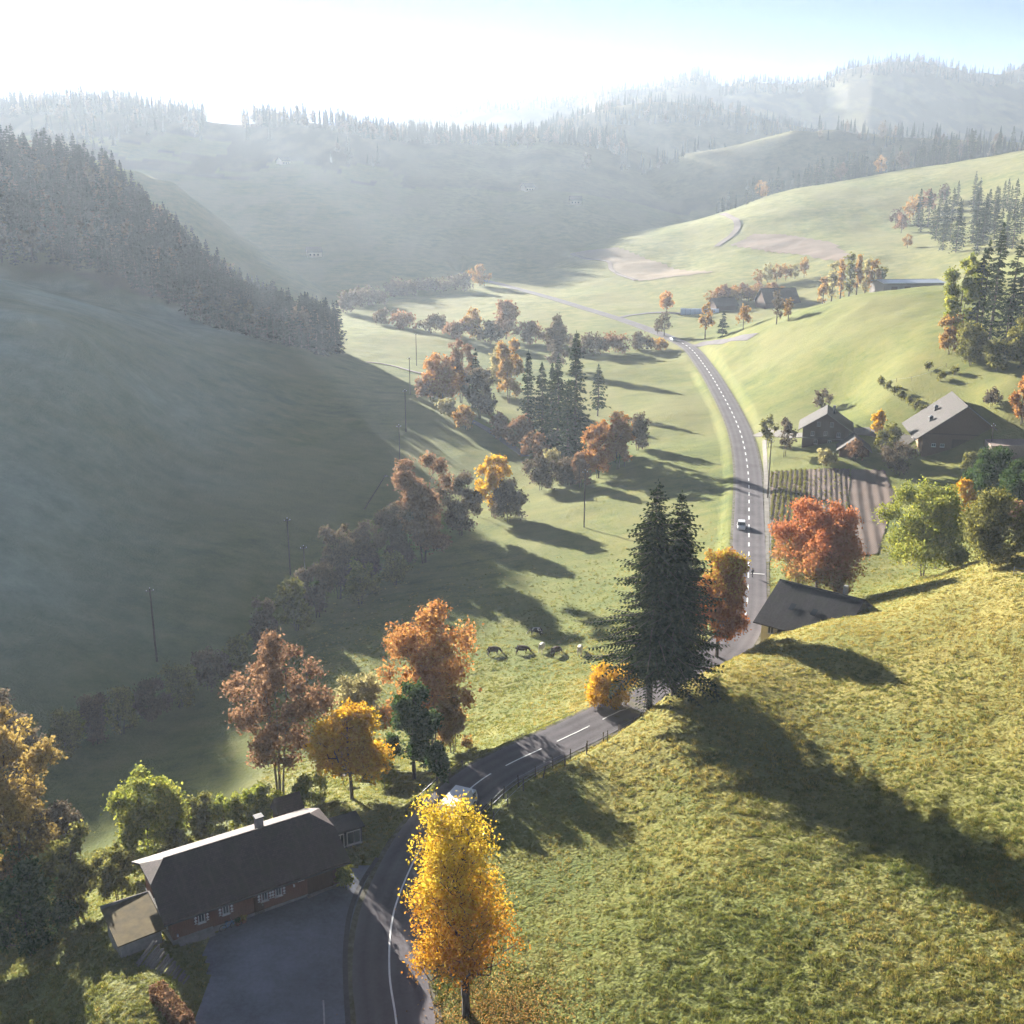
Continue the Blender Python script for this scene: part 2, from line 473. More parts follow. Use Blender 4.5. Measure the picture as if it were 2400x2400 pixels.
def mat_leaf(name, c1, c2, c3, trans=.45, big=.35, zr=None):
    """leaf colours vary leaf by leaf and in broad drifts; leaves let light through"""
    n = N(name)
    isl = n.n("ShaderNodeNewGeometry").outputs['Random Per Island']
    b = n.noise(big, 3, .6, n.obj())
    f = n.math('ADD', n.math('MULTIPLY', isl, .45), n.math('MULTIPLY', b, .75))
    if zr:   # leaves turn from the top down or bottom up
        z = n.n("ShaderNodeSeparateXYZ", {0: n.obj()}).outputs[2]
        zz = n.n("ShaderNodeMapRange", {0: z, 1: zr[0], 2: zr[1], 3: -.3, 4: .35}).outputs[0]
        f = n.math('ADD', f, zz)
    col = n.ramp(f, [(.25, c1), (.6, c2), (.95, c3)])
    d = n.n("ShaderNodeBsdfDiffuse", {'Color': col})
    t = n.n("ShaderNodeBsdfTranslucent", {'Color': col})
    return n.surf(n.n("ShaderNodeMixShader", {0: trans, 1: d.outputs[0], 2: t.outputs[0]}).outputs[0])

def mat_ground():
    n = N("meadow_ground")
    p = n.pos()
    big = n.noise(.012, 4, .6, p); mid = n.noise(.13, 5, .72, p); fine = n.noise(1.3, 5, .7, p)
    terr = n.noise(.16, 4, .6, n.scaled(p, (.35, 1.6, 3.0), (0, 0, .5)))
    f = n.math('ADD', n.math('ADD', n.math('MULTIPLY', big, .3), n.math('MULTIPLY', terr, .25)), n.math('ADD', n.math('MULTIPLY', mid, .4), n.math('MULTIPLY', fine, .2)))
    grass = n.ramp(f, [(.42, (.060, .090, .026)), (.56, (.128, .148, .036)), (.72, (.205, .19, .052))])
    at = n.n("ShaderNodeAttribute", attribute_name="zone")
    sep = n.n("ShaderNodeSeparateColor", {0: at.outputs['Color']})
    wood = n.ramp(fine, [(.3, (.030, .030, .018)), (.7, (.075, .058, .030))])
    c = n.mix(sep.outputs[0], grass, wood)
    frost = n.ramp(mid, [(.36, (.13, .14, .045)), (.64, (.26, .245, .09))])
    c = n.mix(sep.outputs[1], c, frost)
    patch = n.noise(.028, 3, .5, n.scaled(p, (1, .35, 1), (0, 0, .6)))
    c = n.mix(n.ramp(patch, [(.45, (0, 0, 0)), (.62, (.55, .55, .55))]), c, (.20, .185, .075))
    shade_lift = n.ramp(mid, [(.34, (.25, .34, .27)), (.66, (.36, .45, .365))])  # paler grass colour painted in to lift the shade on the left meadow
    c = n.mix(at.outputs['Alpha'], c, shade_lift)
    dry = n.ramp(fine, [(.3, (.19, .17, .045)), (.7, (.36, .30, .09))])
    c = n.mix(sep.outputs[2], c, dry)
    h = n.noise(1.9, 3, .7, p)
    nm = n.bump(h, .8, .45)
    return n.surf(n.bsdf(c, .95, nm, .1))

def mat_asphalt(name, c, var=.18, wear=False):
    n = N(name)
    p = n.pos()
    a = n.noise(.16, 4, .6, p); b = n.noise(2.5, 5, .7, p); g = n.noise(28, 2, .5, p)
    f = n.math('ADD', n.math('MULTIPLY', a, .55), n.math('ADD', n.math('MULTIPLY', b, .3), n.math('MULTIPLY', g, .15)))
    col = n.ramp(f, [(.3, tuple(x * (1 - var * 1.6) for x in c)), (.7, tuple(x * (1 + var) for x in c))])
    if wear:   # darker polished wheel tracks, paler crown and dusty edges
        ac = n.math('ABSOLUTE', n.n("ShaderNodeAttribute", attribute_name="across").outputs['Fac'], 0)
        tr = n.ramp(n.math('DIVIDE', ac, 3.2), [(.0, (.5, .5, .5)), (.24, (0, 0, 0)), (.48, (.6, .6, .6)), (.70, (0, 0, 0)), (.98, (1, 1, 1))])
        tn = n.math('MULTIPLY', tr, n.noise(.5, 4, .6, n.scaled(p, (1, .4, 1))))
        col = n.mix(tn, col, tuple(min(1, x * 1.75) for x in c))
    # darker tar seams
    wp = n.n("ShaderNodeVectorMath", {0: n.n("ShaderNodeTexNoise", {'Vector': p, 'Scale': .3, 'Detail': 3.0}).outputs['Color'], 1: (5, 5, 5), 2: p}, operation='MULTIPLY_ADD').outputs[0]
    w = n.n("ShaderNodeTexVoronoi", {'Vector': wp, 'Scale': .13, 'Randomness': 1.0}, feature='DISTANCE_TO_EDGE').outputs['Distance']
    crack = n.ramp(w, [(.0, (1, 1, 1)), (.012, (0, 0, 0))])
    col = n.mix(n.math('MULTIPLY', crack, .16), col, tuple(x * .45 for x in c))
    return n.surf(n.bsdf(col, .95, n.bump(g, .2, .01), .08))

# ------------------------------------------------------------------ ground
def in_poly(x, y, poly):
    poly = np.asarray(poly); inside = np.zeros(np.shape(x), bool); j = len(poly) - 1
    for i in range(len(poly)):
        xi, yi = poly[i]; xj, yj = poly[j]
        c = ((yi > y) != (yj > y)) & (x < (xj - xi) * (y - yi) / (yj - yi + 1e-12) + xi)
        inside ^= c; j = i
    return inside

def project(x, y, z):
    fw = y * CT - (z - CAM_H) * ST; up = y * ST + (z - CAM_H) * CT
    fw = np.where(np.abs(fw) < 1e-6, 1e-6, fw)
    return 966 + 2100 * x / fw, 966 - 2100 * up / fw

na, nr = GX.shape
ii, jj = np.meshgrid(np.arange(na - 1), np.arange(nr - 1), indexing='ij')
b0 = (ii * nr + jj).ravel()
quads = np.stack([b0, b0 + 1, b0 + nr + 1, b0 + nr], 1)
M_GROUND = mat_ground()
gme = new_mesh("ground", np.stack([GX.ravel(), GY.ravel(), GZ.ravel()], 1), [quads], [M_GROUND], None, True)
zone = np.zeros((na * nr, 4), np.float32); zone[:, 3] = 1
GPX, GPY = project(GX, GY, GZ)
woodn = np.zeros(GX.shape)
nz = fbm(GX / 60, GY / 60, 77, 4)
A_, R_ = GA, GR
rc, zc = RIDGES['spur'].crest(A_)
woodn = smooth((R_ - rc * (.835 + .1 * nz)) / 14) * (R_ < rc * 1.2) * smooth((math.radians(-8.8) - A_) / .02)
for key, lo in (('wood_ridge', .84), ('mid_hill', .7), ('far_hill', .7), ('horizon_hill', .7)):
    rc, zc = RIDGES[key].crest(A_)
    n2 = fbm(GX / (rc * .05), GY / (rc * .05), 99, 4)
    thr = {'wood_ridge': -.12, 'mid_hill': -.9, 'far_hill': -.9, 'horizon_hill': -.9}[key]
    m = (R_ > rc * lo) & (R_ < rc * 1.1) & (n2 > thr)
    woodn[m] = 1
zone[:, 0] = woodn.ravel()
# pale dewy hay meadows far up the valley on the right; drier tops on the near hill
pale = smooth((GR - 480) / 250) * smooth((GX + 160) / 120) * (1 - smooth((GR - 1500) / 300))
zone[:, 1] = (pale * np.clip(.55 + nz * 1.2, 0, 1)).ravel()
dry = smooth(1 - np.abs(GY - 132) / 60) * (GX > 8) * (GR < 200) * np.clip(.45 + 2.0 * fbm(GX / 14, GY / 14, 55, 4), 0, 1)
zone[:, 2] = dry.ravel()
rim = smooth((-GX - 20 - .12 * GY) / 60) * smooth((GY - 120) / 80) * (1 - smooth((GR - 620) / 60)) * np.clip(.7 + nz * 1.4, 0, 1) * (1 - woodn)  # mask of the shaded left meadow, where the ground colour is brightened
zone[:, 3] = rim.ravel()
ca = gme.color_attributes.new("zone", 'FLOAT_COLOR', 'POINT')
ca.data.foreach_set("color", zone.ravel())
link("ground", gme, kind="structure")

# ------------------------------------------------------------------ sheets laid on the ground
def ribbon(name, line, offs, mat, lift, kind="structure", thick=.15, parent=None, **tags):
    """strip along a line (n,>=2); offs: list of side offsets (left negative); follows the ground"""
    L = np.asarray(line)[:, :2]
    T = np.gradient(L, axis=0); T /= np.linalg.norm(T, axis=1)[:, None] + 1e-9
    Nn = np.stack([T[:, 1], -T[:, 0]], 1)
    k = len(offs)
    if callable(offs[0]): P = np.stack([L + Nn * np.array([f(i / (len(L) - 1)) for i in range(len(L))])[:, None] for f in offs], 1)
    else: P = np.stack([L + Nn * o for o in offs], 1)
    Z = zg(P[..., 0].ravel(), P[..., 1].ravel()).reshape(P.shape[:2])
    lf = lift * (1 + np.hypot(P[..., 0], P[..., 1]) / 250.0)
    V = np.concatenate([P, (Z + lf)[..., None]], 2)
    n = len(L)
    i, j = np.meshgrid(np.arange(n - 1), np.arange(k - 1), indexing='ij')
    b = (i * k + j).ravel()
    Q = np.stack([b, b + 1, b + k + 1, b + k], 1)
    Vb = V.copy()
    V2 = np.vstack([V.reshape(-1, 3)])
    # skirts at both sides so the sheet has an edge
    for side, col in ((0, 0), (1, k - 1)):
        e = V[:, col].copy(); e[:, 2] -= thick
        s = len(V2) + n; V2 = np.vstack([V2, V[:, col], e])
        a = np.arange(n - 1)
        top0 = s - n + a; top1 = s - n + a + 1
        q = np.stack([top0, top1, s + a + 1, s + a], 1) if side == 0 else np.stack([top1, top0, s + a, s + a + 1], 1)
        Q = np.vstack([Q, q])
    me = new_mesh(name, V2, [Q], [mat], None, True)
    if name == "road":
        ac = np.zeros(len(V2), np.float32); ac[:n * k] = np.tile(np.asarray(offs, np.float32), n)
        at = me.attributes.new("across", 'FLOAT', 'POINT'); at.data.foreach_set("value", ac)
    return link(name, me, parent, kind=kind, **tags)

def sheet(name, poly, mat, lift, step, relief=None, kind="structure", **tags):
    """flat-lying patch inside a ground polygon [(x,y)...]; follows the ground"""
    poly = np.asarray(poly, float)[:, :2]
    x0, y0 = poly.min(0); x1, y1 = poly.max(0)
    xs = np.arange(x0, x1 + step, step); ys = np.arange(y0, y1 + step, step)
    X, Y = np.meshgrid(xs, ys, indexing='ij')
    ins = in_poly(X + step / 2, Y + step / 2, poly)[:-1, :-1]
    Z = zg(X.ravel(), Y.ravel()).reshape(X.shape) + lift
    if relief is not None: Z = Z + relief(X, Y)
    b = (np.arange(len(xs) - 1)[:, None] * len(ys) + np.arange(len(ys) - 1)[None])[ins]
    Q = np.stack([b, b + len(ys), b + len(ys) + 1, b + 1], 1)
    used, inv = np.unique(Q, return_inverse=True)
    V = np.stack([X.ravel(), Y.ravel(), Z.ravel()], 1)[used]
    return link(name, new_mesh(name, V, [inv.reshape(Q.shape)], [mat], None, True), kind=kind, **tags)

M_ROAD = mat_asphalt("road_asphalt", (.118, .108, .114), .3, True)
M_YARD = mat_asphalt("yard_asphalt", (.185, .195, .23), .35)
M_PAINT = plain("road_paint", (.72, .72, .70), .6, .12, 2.0)
RW = 3.2
road_fine = spline(ROAD_CTRL, 1.0)
ribbon("road", road_fine, list(np.linspace(-RW, RW, 13)), M_ROAD, .07)
def mat_shoulder():
    n = N("gravel_shoulder"); p = n.pos()
    col = n.ramp(n.noise(1.1, 6, .7, p), [(.35, (.07, .075, .035)), (.5, (.13, .12, .09)), (.7, (.21, .19, .16))])
    return n.surf(n.bsdf(col, .95, n.bump(n.noise(6, 3, .6, p), .5, .05), .1))
ribbon("road_shoulder", road_fine[::2], [-3.75, -3.0, 3.0, 3.75], mat_shoulder(), .045, thick=.12)

def dense(pix, step=2.0, ground=True):
    P = [hit(*p) for p in pix]
    return spline(np.array([p for p in P if p is not None]), step)

# ------------------------------------------------------------------ haze
def haze(density, aniso, col):
    m = bpy.data.materials.new("haze"); m.use_nodes = True
    t = m.node_tree; t.nodes.clear()
    o = t.nodes.new("ShaderNodeOutputMaterial"); v = t.nodes.new("ShaderNodeVolumePrincipled")
    v.inputs['Density'].default_value = density
    v.inputs['Density Attribute'].default_value = ""
    v.inputs['Color'].default_value = (*col, 1)
    v.inputs['Anisotropy'].default_value = aniso
    t.links.new(v.outputs[0], o.inputs['Volume'])
    mb = MB(); mb.box(-2800, 2800, -1500, 2800, float(GZ.min()) - 2, float(GZ.max()) + 22)
    mb.build("haze", m, kind="stuff", label="thin pale morning haze filling the whole valley", category="haze")
haze(1.36e-4, .33, (.74, .86, 1.0))

# ------------------------------------------------------------------ trees
def prisms(A, B, ra, rb, k=5):
    """tapered prisms from A to B (n,3) -> verts, quads"""
    A = np.asarray(A); B = np.asarray(B); n = len(A)
    d = B - A; d /= np.linalg.norm(d, axis=1)[:, None] + 1e-9
    ref = np.where(np.abs(d[:, 2:3]) < .9, np.array([[0, 0, 1.0]]), np.array([[1.0, 0, 0]]))
    u = np.cross(d, ref); u /= np.linalg.norm(u, axis=1)[:, None] + 1e-9
    w = np.cross(d, u)
    t = np.arange(k) * 2 * math.pi / k
    ring = np.cos(t)[None, :, None] * u[:, None] + np.sin(t)[None, :, None] * w[:, None]
    V = np.concatenate([A[:, None] + ring * np.asarray(ra)[:, None, None], B[:, None] + ring * np.asarray(rb)[:, None, None]], 1)
    b = np.arange(n)[:, None] * 2 * k
    j = np.arange(k)[None]
    Q = np.stack([b + j, b + (j + 1) % k, b + k + (j + 1) % k, b + k + j], 2).reshape(-1, 4)
    return V.reshape(-1, 3), Q

def leaf_cards(rng, C, size, up=0.0, aspect=1.0):
    """one small bent leaf-clump (two triangles, folded) at each centre"""
    n = len(C)
    d = rng.normal(size=(n, 3)); d[:, 2] += up; d /= np.linalg.norm(d, axis=1)[:, None]
    e = rng.normal(size=(n, 3)); e -= (e * d).sum(1)[:, None] * d; e /= np.linalg.norm(e, axis=1)[:, None]
    nn = np.cross(d, e)
    s = (size * rng.uniform(.6, 1.35, n))[:, None]
    a = C - d * s * aspect; b = C + e * s * .62 + nn * s * .2; c = C + d * s * aspect; f = C - e * s * .62 + nn * s * .2
    V = np.stack([a, b, c, f], 1).reshape(-1, 3)
    Q = np.arange(n * 4).reshape(n, 4)
    return V, Q

def crown_points(rng, H, W, base, n, lobes, shape='round', D=None, fat=1.0):
    """points through the crown's volume, gathered in lobes so that it stays uneven"""
    D = D or W
    hc = H - base
    L = []
    lobes = int(lobes * 2.2)
    for i in range(lobes):
        t = (i + rng.uniform(.2, .8)) / lobes
        z = base + hc * (.10 + .84 * t)
        if shape == 'round': env = math.sin(math.pi * min(1, max(0.0, .12 + .80 * t))) ** .65
        elif shape == 'cone': env = (1 - t) ** .75 * min(1, .45 + 3 * t)
        elif shape == 'egg': env = math.sin(math.pi * min(.96, .18 + .74 * t)) ** .5
        else: env = .55 + .45 * math.sin(math.pi * t)      # 'column'
        a = i * 2.4 + rng.uniform(-1, 1)
        rr = W / 2 * env * rng.uniform(.15, 1.2 - .25 * fat)
        lr = max(.07 * W, W / 2 * env * rng.uniform(.15, .38) * fat)
        L.append((math.cos(a) * rr, math.sin(a) * rr * D / W, z, lr))
    L = np.array(L)
    w = L[:, 3] ** 2; w /= w.sum()
    k = rng.choice(len(L), n, p=w)
    d = rng.normal(size=(n, 3)); d /= np.linalg.norm(d, axis=1)[:, None]
    r = rng.uniform(0, 1, n) ** .45
    hz = np.minimum(1.0, .30 * hc / W + .55)
    P = L[k, :3] + d * (L[k, 3] * r)[:, None] * np.array([1, D / W, hz])
    P[:, 2] = np.where(P[:, 2] < base, base + (base - P[:, 2]) * .5, P[:, 2]); P[:, 2] = np.where(P[:, 2] > H, H - (P[:, 2] - H) * .6, P[:, 2])
    low = P[:, 2] < base + .12 * hc
    P[low, :2] *= .35 + .65 * ((P[low, 2:3] - base) / (.12 * hc))
    return P

def decid_mesh(seed, H, W, base, n_nodes, n_leaf, leaf, lobes=11, shape='round', D=None, lean=(0, 0), trunk_r=None, spread=.9, keep=1.0, stems=1, fat=1.0):
    rng = np.random.default_rng(seed)
    P = crown_points(rng, H, W, base, n_nodes, lobes, shape, D, fat)
    tr = trunk_r or (H * .014 + .04) * (1 if stems == 1 else .62)
    nodes = []; par = []
    for s in range(stems):
        a = s * 2 * math.pi / max(stems, 1) + .7
        sx, sy = (0, 0) if stems == 1 else (.5 * math.cos(a), .5 * math.sin(a))
        ox, oy = (0, 0) if stems == 1 else (W * .14 * math.cos(a), W * .14 * math.sin(a))
        m = 9
        for i in range(m):
            t = i / (m - 1)
            z = t * (base + (H - base) * .72) - .3 * (i == 0)
            nodes.append([sx * (1 - t) * .6 + ox * t + lean[0] * t ** 1.5 + .03 * W * math.sin(3.1 * t + seed) * t, sy * (1 - t) * .6 + oy * t + lean[1] * t ** 1.5 + .03 * W * math.cos(2.3 * t + seed) * t, z])
            par.append(len(nodes) - 2 if i else (0 if s else -1))
    P[:, 0] += lean[0] * (P[:, 2] / H); P[:, 1] += lean[1] * (P[:, 2] / H)
    order = np.argsort(np.hypot(P[:, 0], P[:, 1]) + .3 * np.abs(P[:, 2] - base))
    arr = np.zeros((len(nodes) + len(P), 3)); arr[:len(nodes)] = nodes; cnt = len(nodes)
    low = base * .75
    for k in order:
        p = P[k]
        d = arr[:cnt] - p
        c = np.sqrt((d ** 2).sum(1)) + np.maximum(d[:, 2] + .15 * H * .1, 0) * 1.6 + (arr[:cnt, 2] < low) * 4
        j = int(c.argmin())
        arr[cnt] = p; par.append(j); cnt += 1
    par = np.array(par)
    wgt = np.ones(cnt)
    for i in range(cnt - 1, -1, -1):
        if par[i] >= 0: wgt[par[i]] += wgt[i]
    rad = tr * (wgt / wgt.max()) ** .42
    rad = np.maximum(rad, .012 + .0007 * H)
    idx = np.nonzero(par >= 0)[0]
    ra = np.minimum(rad[par[idx]], rad[idx] * 1.5)
    tm = (par[idx] == idx - 1) & (idx < 9 * stems)
    ra[tm] = rad[par[idx]][tm]
    fl = tm & (arr[par[idx], 2] < .1 * H)
    BV, BQ = prisms(arr[par[idx]], arr[idx], ra * np.where(fl, 1.25, 1), rad[idx], 5)
    # leaves around the twigs
    tips = np.nonzero(wgt <= 6)[0]; tips = tips[tips >= 9 * stems]
    if keep < 1: tips = tips[rng.uniform(size=len(tips)) < keep]
    k = rng.choice(tips, n_leaf)
    C = arr[k] + rng.normal(size=(n_leaf, 3)) * (W * .026 * spread + leaf * .7)
    LV, LQ = leaf_cards(rng, C, np.full(n_leaf, leaf), up=-.2)
    return (BV, BQ), (LV, LQ)

def spruce_mesh(seed, H, R, clear=.06, step=.5, per=7, twig=.55, tops=1, dens=1.0):
    """conifer: whorls of drooping branches carrying sprays of needles"""
    rng = np.random.default_rng(seed)
    BA, BB, RA, RB = [], [], [], []
    C, Dv, Sz = [], [], []
    z = H * clear
    m = 10
    tz = np.linspace(-.4, H, m)
    tp = np.stack([.12 * np.sin(tz * .3 + seed), .12 * np.cos(tz * .23 + seed), tz], 1)
    r0 = H * .014 + .05
    for i in range(m - 1):
        BA.append(tp[i]); BB.append(tp[i + 1]); RA.append(max(.03, r0 * (1 - tz[i] / H))); RB.append(max(.02, r0 * (1 - tz[i + 1] / H)))
    while z < H * .985:
        t = z / H
        Lm = R * 1.1 * ((1 - t) ** .80) * min(1, .78 + 1.3 * t)
        k = max(3, int(per * (1 - .35 * t)))
        a0 = rng.uniform(0, 6.28)
        for j in range(k):
            a = a0 + j * 6.283 / k + rng.uniform(-.35, .35)
            L = Lm * rng.uniform(.50, 1.15)
            L *= .68 + .62 * float(vnoise(a * 1.4 + seed, z * .35, seed))
            L = min(L, R * 1.02)
            if L < .15 or rng.uniform() < .2: continue
            rise = .30 * (t - .35)
            sag = -.16 - .22 * (1 - t) * rng.uniform(.2, 1.7)
            rise += rng.uniform(-.12, .12)
            dirh = np.array([math.cos(a), math.sin(a), 0])
            c = np.array([np.interp(z, tz, tp[:, 0]), np.interp(z, tz, tp[:, 1]), z + rng.uniform(-.2, .2)])
            nseg = max(2, int(L / (twig * 1.0 / dens)))
            s = (np.arange(nseg) + 1) / nseg
            pts = c + dirh * (L * s)[:, None]
            pts[:, 2] += L * (rise * s + sag * s * s + .10 * s ** 4)
            mid = nseg // 2
            BA += [c, pts[mid]]; BB += [pts[mid], pts[-1]]; RA += [.02 + .012 * L, .016 + .006 * L]; RB += [.016 + .006 * L, .010]
            side = np.array([-dirh[1], dirh[0], 0])
            for q in range(nseg):
                wd = twig * (1.25 - .55 * s[q]) * min(1, .5 + L / 3)
                rem = L * (1 - s[q]) * .42 * min(1, s[q] * 3 + .3)
                for e_ in range(1, 1 + min(2, int(rem / (twig * .8)))):
                    for sg in (-1, 1):
                        C.append(pts[q] + side * sg * (wd * .45 + e_ * twig * .75) + dirh * e_ * twig * .5 + np.array([0, 0, -.10 * e_ - rng.uniform(0, .18)])); Dv.append(side * sg + dirh * 1.0 + np.array([0, 0, -.35])); Sz.append(wd * .9)
                for sg in (-1, 1):
                    C.append(pts[q] + side * sg * wd * .45 + np.array([0, 0, -.06 - .10 * wd])); Dv.append(side * sg + dirh * .7 + np.array([0, 0, -.38 - .3 * (1 - t)])); Sz.append(wd)
                C.append(pts[q] + np.array([0, 0, -.16 * wd])); Dv.append(dirh * .7 + np.array([0, 0, -.75])); Sz.append(wd * .8)
            C.append(pts[-1]); Dv.append(dirh + np.array([0, 0, .15])); Sz.append(twig * .7)
        z += step * (.55 + .75 * (1 - t)) * rng.uniform(.8, 1.2)
    C.append([tp[-1][0], tp[-1][1], H]); Dv.append([0, 0, 1]); Sz.append(twig)
    C = np.array(C); Dv = np.array(Dv, float); Sz = np.array(Sz)
    Dv /= np.linalg.norm(Dv, axis=1)[:, None]
    n = len(C)
    e = np.cross(Dv, np.array([0, 0, 1.0]) + rng.normal(size=(n, 3)) * .45); e /= np.linalg.norm(e, axis=1)[:, None] + 1e-9
    nn = np.cross(Dv, e)
    s = Sz[:, None] * rng.uniform(.75, 1.25, n)[:, None]
    a = C - Dv * s * .55; b = C + e * s * .34 - nn * s * .10; c2 = C + Dv * s * .75; f = C - e * s * .34 - nn * s * .10
    LV = np.stack([a, b, c2, f], 1).reshape(-1, 3); LQ = np.arange(n * 4).reshape(n, 4)
    BV, BQ = prisms(np.array(BA), np.array(BB), np.array(RA), np.array(RB), 5)
    return (BV, BQ), (LV, LQ)

def far_spruce(rng, H, R, layers=9, k=7):
    """small distant conifer: ragged drooping skirts round a stem"""
    V = []; T = []
    for i in range(layers):
        t = i / layers
        z0 = H * (.12 + .86 * t); r = R * (1 - t) ** .85 * (.75 + .25 * rng.uniform())
        top = z0 + H * (1.7 / layers) * (.9 if i < layers - 1 else 1)
        a = np.arange(2 * k) * math.pi / k + rng.uniform(0, 3)
        rr = np.where(np.arange(2 * k) % 2 == 0, r * rng.uniform(.8, 1.15, 2 * k), r * .5)
        zz = np.where(np.arange(2 * k) % 2 == 0, z0 - H * .02, z0 + H * .04) + rng.uniform(-.02, .02, 2 * k) * H
        b = len(V)
        V.append([0, 0, min(top, H)])
        V += [[rr[j] * math.cos(a[j]), rr[j] * math.sin(a[j]), zz[j]] for j in range(2 * k)]
        T += [[b, b + 1 + j, b + 1 + (j + 1) % (2 * k)] for j in range(2 * k)]
    return np.array(V), np.array(T, np.int32)

M_BARK = plain("bark", (.075, .058, .045), .9, .4, 2.0, .6)
M_BARK_PALE = plain("pale_bark", (.11, .09, .078), .9, .35, 2.0, .5)
M_BIRCH = plain("birch_bark", (.055, .042, .035), .85, .5, 1.5, .6)
M_NEEDLE = mat_leaf("needles", (.012, .026, .012), (.028, .046, .018), (.075, .085, .030), .2, .25)
M_NEEDLE_FAR = mat_leaf("far_needles", (.016, .026, .020), (.021, .032, .022), (.027, .038, .024), .05, .1)
PAL = {
    'gold': mat_leaf("leaf_gold", (.42, .19, .02), (.60, .36, .03), (.64, .48, .05), .5, .22),
    'birch': mat_leaf("leaf_birch", (.40, .16, .025), (.56, .29, .03), (.62, .47, .05), .48, .25, (3, 16)),
    'orange': mat_leaf("leaf_orange", (.28, .11, .035), (.42, .20, .06), (.52, .32, .09), .5, .2),
    'amber': mat_leaf("leaf_amber", (.22, .11, .035), (.36, .21, .06), (.48, .33, .10), .5, .2),
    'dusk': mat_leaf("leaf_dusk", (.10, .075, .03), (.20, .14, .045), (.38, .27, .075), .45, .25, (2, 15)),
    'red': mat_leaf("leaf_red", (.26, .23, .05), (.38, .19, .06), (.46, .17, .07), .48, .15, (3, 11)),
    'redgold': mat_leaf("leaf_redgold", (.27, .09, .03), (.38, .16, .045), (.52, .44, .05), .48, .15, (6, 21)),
    'russet': mat_leaf("leaf_russet", (.15, .085, .05), (.25, .14, .075), (.36, .22, .11), .45, .2),
    'olive': mat_leaf("leaf_olive", (.08, .09, .03), (.17, .165, .045), (.32, .28, .06), .5, .2),
    'lime': mat_leaf("leaf_lime", (.10, .14, .03), (.24, .26, .045), (.44, .40, .07), .5, .25),
    'green': mat_leaf("leaf_green", (.025, .055, .016), (.045, .085, .022), (.11, .14, .035), .4, .3),
    'brown': mat_leaf("leaf_brown", (.075, .060, .042), (.13, .10, .065), (.20, .15, .085), .4, .2),
    'pale': mat_leaf("leaf_pale", (.20, .17, .08), (.32, .28, .12), (.44, .38, .16), .5, .2),
}

class PartTree:
    def __init__(self, name, label, branch, leaves, bark, leafm, loc, rz=0.0, group=None):
        self.o = thing(name, label, "tree" if 'shrub' not in name and 'bush' not in name else "shrub", loc, rz, group)
        link("trunk" if 'shrub' not in name and 'bush' not in name else "stems", new_mesh("trunk", branch[0], [branch[1]], [bark], None, True), self.o)
        link("crown", new_mesh("crown", leaves[0], [leaves[1]], [leafm], None, False), self.o)

def scale_at(p):
    """picture units per metre at a place"""
    fw = p[1] * CT - (p[2] - CAM_H) * ST
    return 2100 / fw

def tree_px(name, label, px, base, top, width, pal, seed, dens=1.0, crown_from=.2, shape='round', lobes=11, leaf=None, keep=1.0, stems=1, lean=(0, 0), group=None, bark=None, spread=.9, Y=None, trunk_r=None, fat=1.0):
    """tree standing where the picture shows its foot; its height and width follow from the distance"""
    p = hit(px, base) if Y is None else at_Y(px, base, Y)
    if Y is not None: p = np.array([p[0], p[1], z1(p[0], p[1])])
    k = scale_at(p)
    H = None
    d = ray(px, top); s = p[1] / d[1]
    H = max(2.0, CAM_H + d[2] * s - p[2])
    Wd = width / k
    pxm = k * .53
    lf = leaf or float(np.clip(1.35 / pxm, .16, .8))
    area = 3.1 * Wd * (H * (1 - crown_from)) * 1.15
    nl = int(np.clip(dens * 1.8 * area / (lf * lf * 1.2), 150, 26000))
    nn = int(np.clip(nl / 12, 60, 1100))
    br, lv = decid_mesh(seed, H, Wd, H * crown_from, nn, nl, lf, lobes, shape, None, lean, trunk_r, spread, keep, stems, fat)
    return PartTree(name, label, br, lv, bark or M_BARK, PAL[pal], tuple(p), 0.0, group).o

def spruce_px(label, px, base, top, width, seed, name="spruce_tree", step=None, twig=None, group=None, Y=None, clear=.06, per=7):
    p = hit(px, base) if Y is None else at_Y(px, base, Y)
    if Y is not None: p = np.array([p[0], p[1], z1(p[0], p[1])])
    k = scale_at(p)
    d = ray(px, top); H = max(3.0, CAM_H + d[2] * p[1] / d[1] - p[2])
    pxm = k * .53
    tw = twig or float(np.clip(4.2 / pxm, .55, 1.6))
    st = step or max(.55, tw * .75)
    br, lv = spruce_mesh(seed, H, width / k / 2, clear, st, per, tw)
    return PartTree(name, label, br, lv, M_BARK, M_NEEDLE, tuple(p), 0.0, group).o

# ------------------------------------------------------------------ near trees
o = thing("spruce_tree", "tall dark twin-topped spruce on the edge of the near grassy hill by the road bend", "tree", (17.9, 126.2, z1(17.9, 126.2)))
for i, (dx, dy, H, R, sd) in enumerate(((-.7, 0, 29.0, 9.6, 4), (2.3, .5, 27.6, 8.4, 9))):
    br, lv = spruce_mesh(sd, H, R, .17, .46, 9, .50, dens=1.1)
    br[0][:, 0] += dx; br[0][:, 1] += dy; lv[0][:, 0] += dx; lv[0][:, 1] += dy
    link("trunk", new_mesh("trunk", br[0], [br[1]], [M_BARK], None, True), o)
    link("crown", new_mesh("crown", lv[0], [lv[1]], [M_NEEDLE]), o)
tree_px("birch_tree", "bright golden birch in the foreground beside the road", 880, 1915, 1512, 204, 'birch', 12, 1.5, .13, 'egg', 24, .125, bark=M_BIRCH, lean=(-1.0, 0), spread=1.3, fat=1.75)
tree_px("maple_tree", "red and yellow maple right behind the twin-topped spruce", 1352, 1240, 1035, 112, 'redgold', 21, 1.3, .12, 'egg', 12, fat=1.5)
